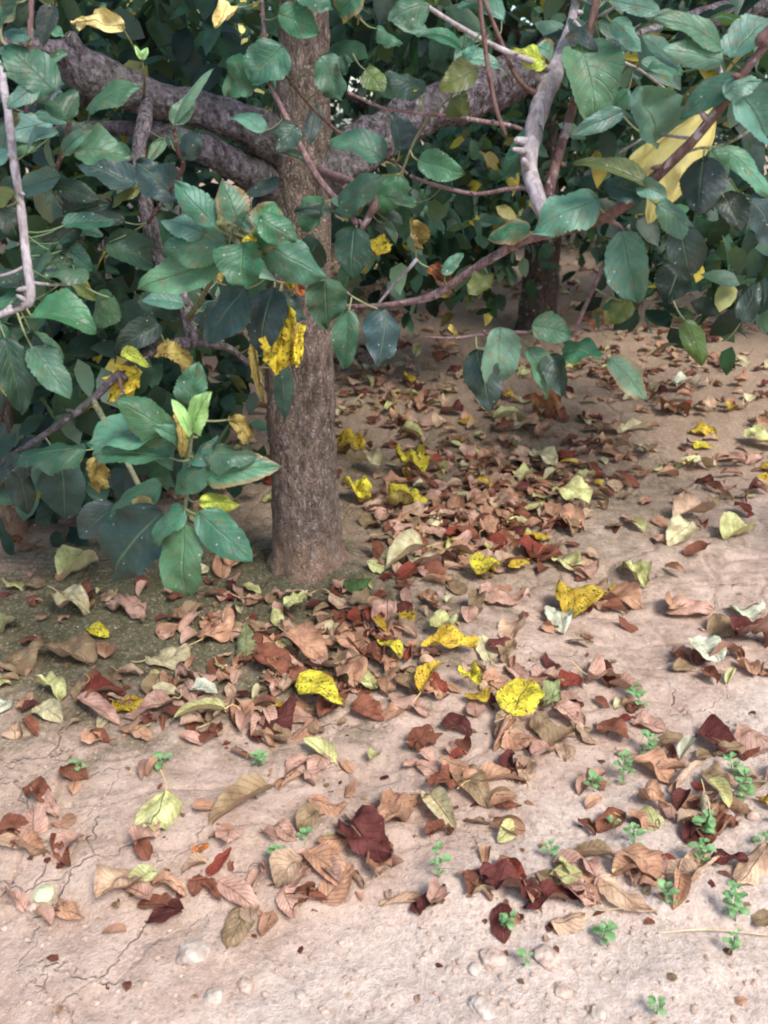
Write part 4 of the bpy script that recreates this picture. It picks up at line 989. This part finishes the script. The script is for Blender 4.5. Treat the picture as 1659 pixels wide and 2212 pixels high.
# the rest of the litter: smaller and farther leaves
Vs, Fs, Us, Ts = [], [], [], []; off = 0
def litter(vx, vy, L, form, col, lift, nu=8, nv=5):
    global off
    p = ground(vx, vy)
    if p[1] > 11 or p[1] < 0 or math.hypot(p[0] - TRX, p[1] - TRY) < .1: return
    P, f, uv, st = place_fallen(p[0], p[1], L, L * R.uniform(.5, .8), R.uniform(0, 6.28), form, R.randrange(10 ** 6), lift, nu, nv, .4)
    Vs.append(P); Fs.append(f + off); Us.append(uv); off += len(P)
    c, s, _ = FC[col]
    Ts.append(np.tile([*(np.array(c) * R.uniform(.75, 1.1)), s], (len(P), 1)))
n_ = 0
while n_ < 1200:      # within and between the drifts
    vx, vy = R.uniform(-60, 1720), R.uniform(740, 2030)
    if R.random() > min(1, dens(vx, vy) * .5) * (1 if vy < 1300 else .6) + .02: continue
    near = vy > 1250
    litter(vx, vy, R.uniform(.025, .055) if near else R.uniform(.035, .07), R.choice('ffcdkkvr'), R.choice(PAL), R.uniform(0, .005), 9 if near else 7, 5); n_ += 1
PALF = ['tan'] * 5 + ['beige'] * 4 + ['brown'] * 4 + ['maroon'] * 3 + ['olive'] * 2 + ['cream'] * 2 + ['lime', 'gold']
n_ = 0
while n_ < 2600:      # the carpet under the rows behind
    x_, y_ = R.uniform(-4.5, 5), 2.3 + 6.5 * R.random() ** 1.3
    if abs(x_) > y_ * .62: continue
    if mnoise.noise(Vector((x_ * 1.5, y_ * 1.5, 3))) < -.25 + (.1 if y_ < 3.0 else -.1) and R.random() < .7: continue
    vx, vy, _ = to_view((x_, y_, 0))
    litter(vx, vy, R.uniform(.04, .08), R.choice('cdkkkv'), R.choice(PALF), R.uniform(0, .012), 6, 4); n_ += 1
for _ in range(260):  # crumbs of leaf on the clay
    litter(R.uniform(-20, 1680), R.uniform(1250, 2010) if _ % 12 else R.uniform(2010, 2212), R.uniform(.006, .018), R.choice('fck'), R.choice(['brown', 'maroon', 'tan', 'beige', 'olive']), 0, 5, 4)
lo = mk('leaf_litter', np.vstack(Vs), np.vstack(Fs), M['dry'], None, np.vstack(Ts), np.vstack(Us))
lo['kind'] = 'stuff'; lo['label'] = 'smaller and more distant dead leaves and crumbs strewn over the soil'; lo['category'] = 'leaf litter'

# ------------------------------------------------------------------ stones
def stone_mesh(r, sq, sd_, n=1.0):
    import bmesh
    bm = bmesh.new(); bmesh.ops.create_icosphere(bm, subdivisions=3, radius=r)
    for v in bm.verts:
        d = v.co.normalized()
        k = 1 + .28 * mnoise.noise(d * 1.3 * n + Vector((sd_, 0, 0))) + .12 * mnoise.noise(d * 3.5 + Vector((0, sd_, 0)))
        v.co = Vector((v.co.x * k, v.co.y * k * .85, v.co.z * k * sq))
    return bm
for vx, vy, wpx, mt, lb in [(418, 2062, 72, 'stone', 'pale flat blocky stone on the path, left of centre'), (94, 1934, 46, 'limestone', 'round pale greenish stone at the lower left edge'), (72, 1962, 30, 'clod', 'small pinkish stone just below the round greenish one'),
                            (1025, 2094, 34, 'stone', 'small white stone on the path, right of centre'), (1065, 2072, 56, 'clod', 'pinkish soil clod behind the small white stone'), (1042, 2180, 60, 'stone', 'long white stone at the bottom edge'),
                            (938, 2053, 20, 'stone', 'tiny pale pebble on the path left of the pinkish clod'), (971, 2091, 18, 'stone', 'tiny pebble between the clod and the bottom path'), (1215, 2142, 42, 'clod', 'buff pebble alone on the right part of the path'),
                            (1290, 2190, 40, 'stone', 'cream pebble at the bottom edge right of the long white stone'), (460, 2155, 46, 'stone', 'pale angular stone near the bottom edge, left of centre'), (530, 2130, 40, 'clod', 'buff stone beside the pale angular one'),
                            (650, 2150, 26, 'stone', 'small white pebble at bottom centre'), (1625, 1765, 30, 'clod', 'tan stone between seedlings near the right edge'), (1645, 2105, 20, 'stone', 'tiny white pebble at the right edge of the path'), (1180, 2070, 60, 'clod', 'flat pink clod on the path behind the buff pebble')]:
    p = ground(vx, vy); r_ = wpx / 2 * scale_at(vx, vy, p[1])
    bm = stone_mesh(r_, .55, vx * .013)
    me = bpy.data.meshes.new('pebble'); bm.to_mesh(me); bm.free()
    for pl in me.polygons: pl.use_smooth = wpx < 40
    me.materials.append(M[mt]); o = bpy.data.objects.new('pebble', me); COL.objects.link(o)
    o.location = (p[0], p[1], p[2] + r_ * .12); o.rotation_euler = (0, 0, vx)
    o['label'] = lb; o['category'] = 'stone'; o['group'] = 'stones on the path'
# grit and small clods: one object
ico_v, ico_f = None, None
import bmesh
bm = bmesh.new(); bmesh.ops.create_icosphere(bm, subdivisions=1, radius=1)
ico_v = np.array([v.co[:] for v in bm.verts]); ico_f = np.array([[v.index for v in f.verts] for f in bm.faces]); bm.free()
Vs, Fs = [], []; k_ = 0
for _ in range(2200):
    vx = R.uniform(-60, 1720); vy = 2260 - 1500 * R.random() ** 1.7
    if vy < 1960 and R.random() < .35: continue
    p = ground(vx, vy); s = .0009 + .003 * R.random() ** 4 * (1.4 if vy > 1980 else 1)
    v = ico_v * (s * np.array([R.uniform(.7, 1.3), R.uniform(.7, 1.3), R.uniform(.5, .9)])) * rng.uniform(.8, 1.2, (len(ico_v), 1))
    Vs.append(v + p + [0, 0, s * .2]); Fs.append(ico_f + k_ * len(ico_v)); k_ += 1
gr = mk('gravel', np.vstack(Vs), np.vstack(Fs), M['clod'], smooth=False)
gr['kind'] = 'stuff'; gr['label'] = 'fine grit and soil crumbs on the path and clay'; gr['category'] = 'grit'
# a dry straw on the path edge
p0, p1 = ground(1420, 2020), ground(1659, 2028)
o, _ = tube_obj('straw', [p0 + [0, 0, .004], (p0 + p1) / 2 + [0, .004, .008], p1 + [.02, 0, .003]], [.0012, .0014, .001], M['straw'], None, sides=6, rough=.1)
o['label'] = 'thin dry straw lying at the path edge by the right side'; o['category'] = 'straw'; recentre(o, tuple(p0))

# ------------------------------------------------------------------ seedlings
def seedling(vx, vy, hpx, nl, label, sd_):
    g_ = random.Random(sd_); p = ground(vx, vy); s = scale_at(vx, vy, p[1]); H = hpx * 1.45 * s; nl = int(nl * 1.5)
    t = thing('seedling', tuple(p), label, 'weed', 'green weed seedlings in the soil')
    top = p + np.array([g_.uniform(-.3, .3) * H, g_.uniform(-.2, .2) * H, H])
    tube_obj('stem', [p - [0, 0, .004], (p + top) / 2 + [g_.uniform(-.1, .1) * H, 0, 0], top], [.0011, .0009, .0006], M['seed'], t, sides=5, step=.006, rough=0)
    for k in range(nl):
        q = p + (top - p) * (1 - .85 * (k // 2) / max(1, nl // 2))
        a = g_.uniform(0, .8) + (k % 2) * math.pi + (k // 2) * 1.4
        L = g_.uniform(12, 23) * s * (1.15 if k > 1 else .8)
        P, f, uv = leaf_local(L, L * g_.uniform(.65, .85), 9, 5, curl=.5, bend=.8, serr=0, seed=sd_ + k, shape=1.5)
        Rm = np.array(Matrix.Rotation(a, 3, 'Z') @ Matrix.Rotation(g_.uniform(-1.0, .1), 3, 'Y'))
        P = (P + [L * .25, 0, 0]) @ Rm.T + q
        mk('leaf', P, f, M['seed'], t, None, uv)
for i, (vx, vy, h, nl, lb) in enumerate([
    (1590, 1990, 62, 14, 'largest seedling, a bushy green tuft at the right edge above the path'), (1570, 2060, 40, 6, 'seedling just below the bushy tuft at the right edge'), (1300, 2030, 30, 9, 'spreading seedling at the path edge right of centre'),
    (1083, 2012, 34, 6, 'seedling in front of the maroon leaves at the path edge'), (950, 1895, 52, 6, 'thin upright seedling on clay below the middle pile'), (1510, 1870, 52, 10, 'leafy seedling in the right hand drift, between brown leaves'),
    (1508, 1810, 44, 10, 'seedling behind the leafy one in the right hand drift'), (1600, 1730, 46, 10, 'seedling with bluish leaves at the right, above the tan stone'), (1585, 1680, 34, 5, 'small seedling behind the bluish leaved one'),
    (1348, 1690, 46, 10, 'dense dark seedling at the upper edge of the right drift'), (1405, 1640, 38, 9, 'broad seedling right of the brown cupped leaf'), (1380, 1530, 34, 6, 'seedling on clay behind the pinkish folded leaf'),
    (1365, 1830, 34, 6, 'single seedling on the clay tongue in the right drift'), (1285, 1710, 26, 4, 'tiny seedling left of the dense dark one'), (555, 1655, 18, 6, 'tiny seedling on clay below the brown pile'),
    (350, 1655, 14, 4, 'tiny seedling near the left end of the pile'), (165, 1672, 18, 4, 'tiny seedling on bare clay at the left'), (596, 1868, 28, 5, 'small seedling between tan leaves left of the maroon leaf'),
    (660, 1815, 16, 4, 'tiny seedling above the tan cupped leaf'), (1440, 1950, 30, 6, 'small seedling behind the beige arched leaf'), (1192, 1850, 22, 4, 'tiny bluish seedling on clay behind the maroon leaves'),
    (1320, 1000 + 790, 16, 3, 'faint seedling on the clay right of the pile'), (1648, 1830, 30, 5, 'seedling cut by the right edge beside the tan leaf'), (1130, 2085, 20, 3, 'small seedling on the path behind the buff pebble'), (1420, 2190, 26, 4, 'seedling at the bottom edge on the path')]):
    seedling(vx, vy, h, nl, lb, i * 17 + 3)
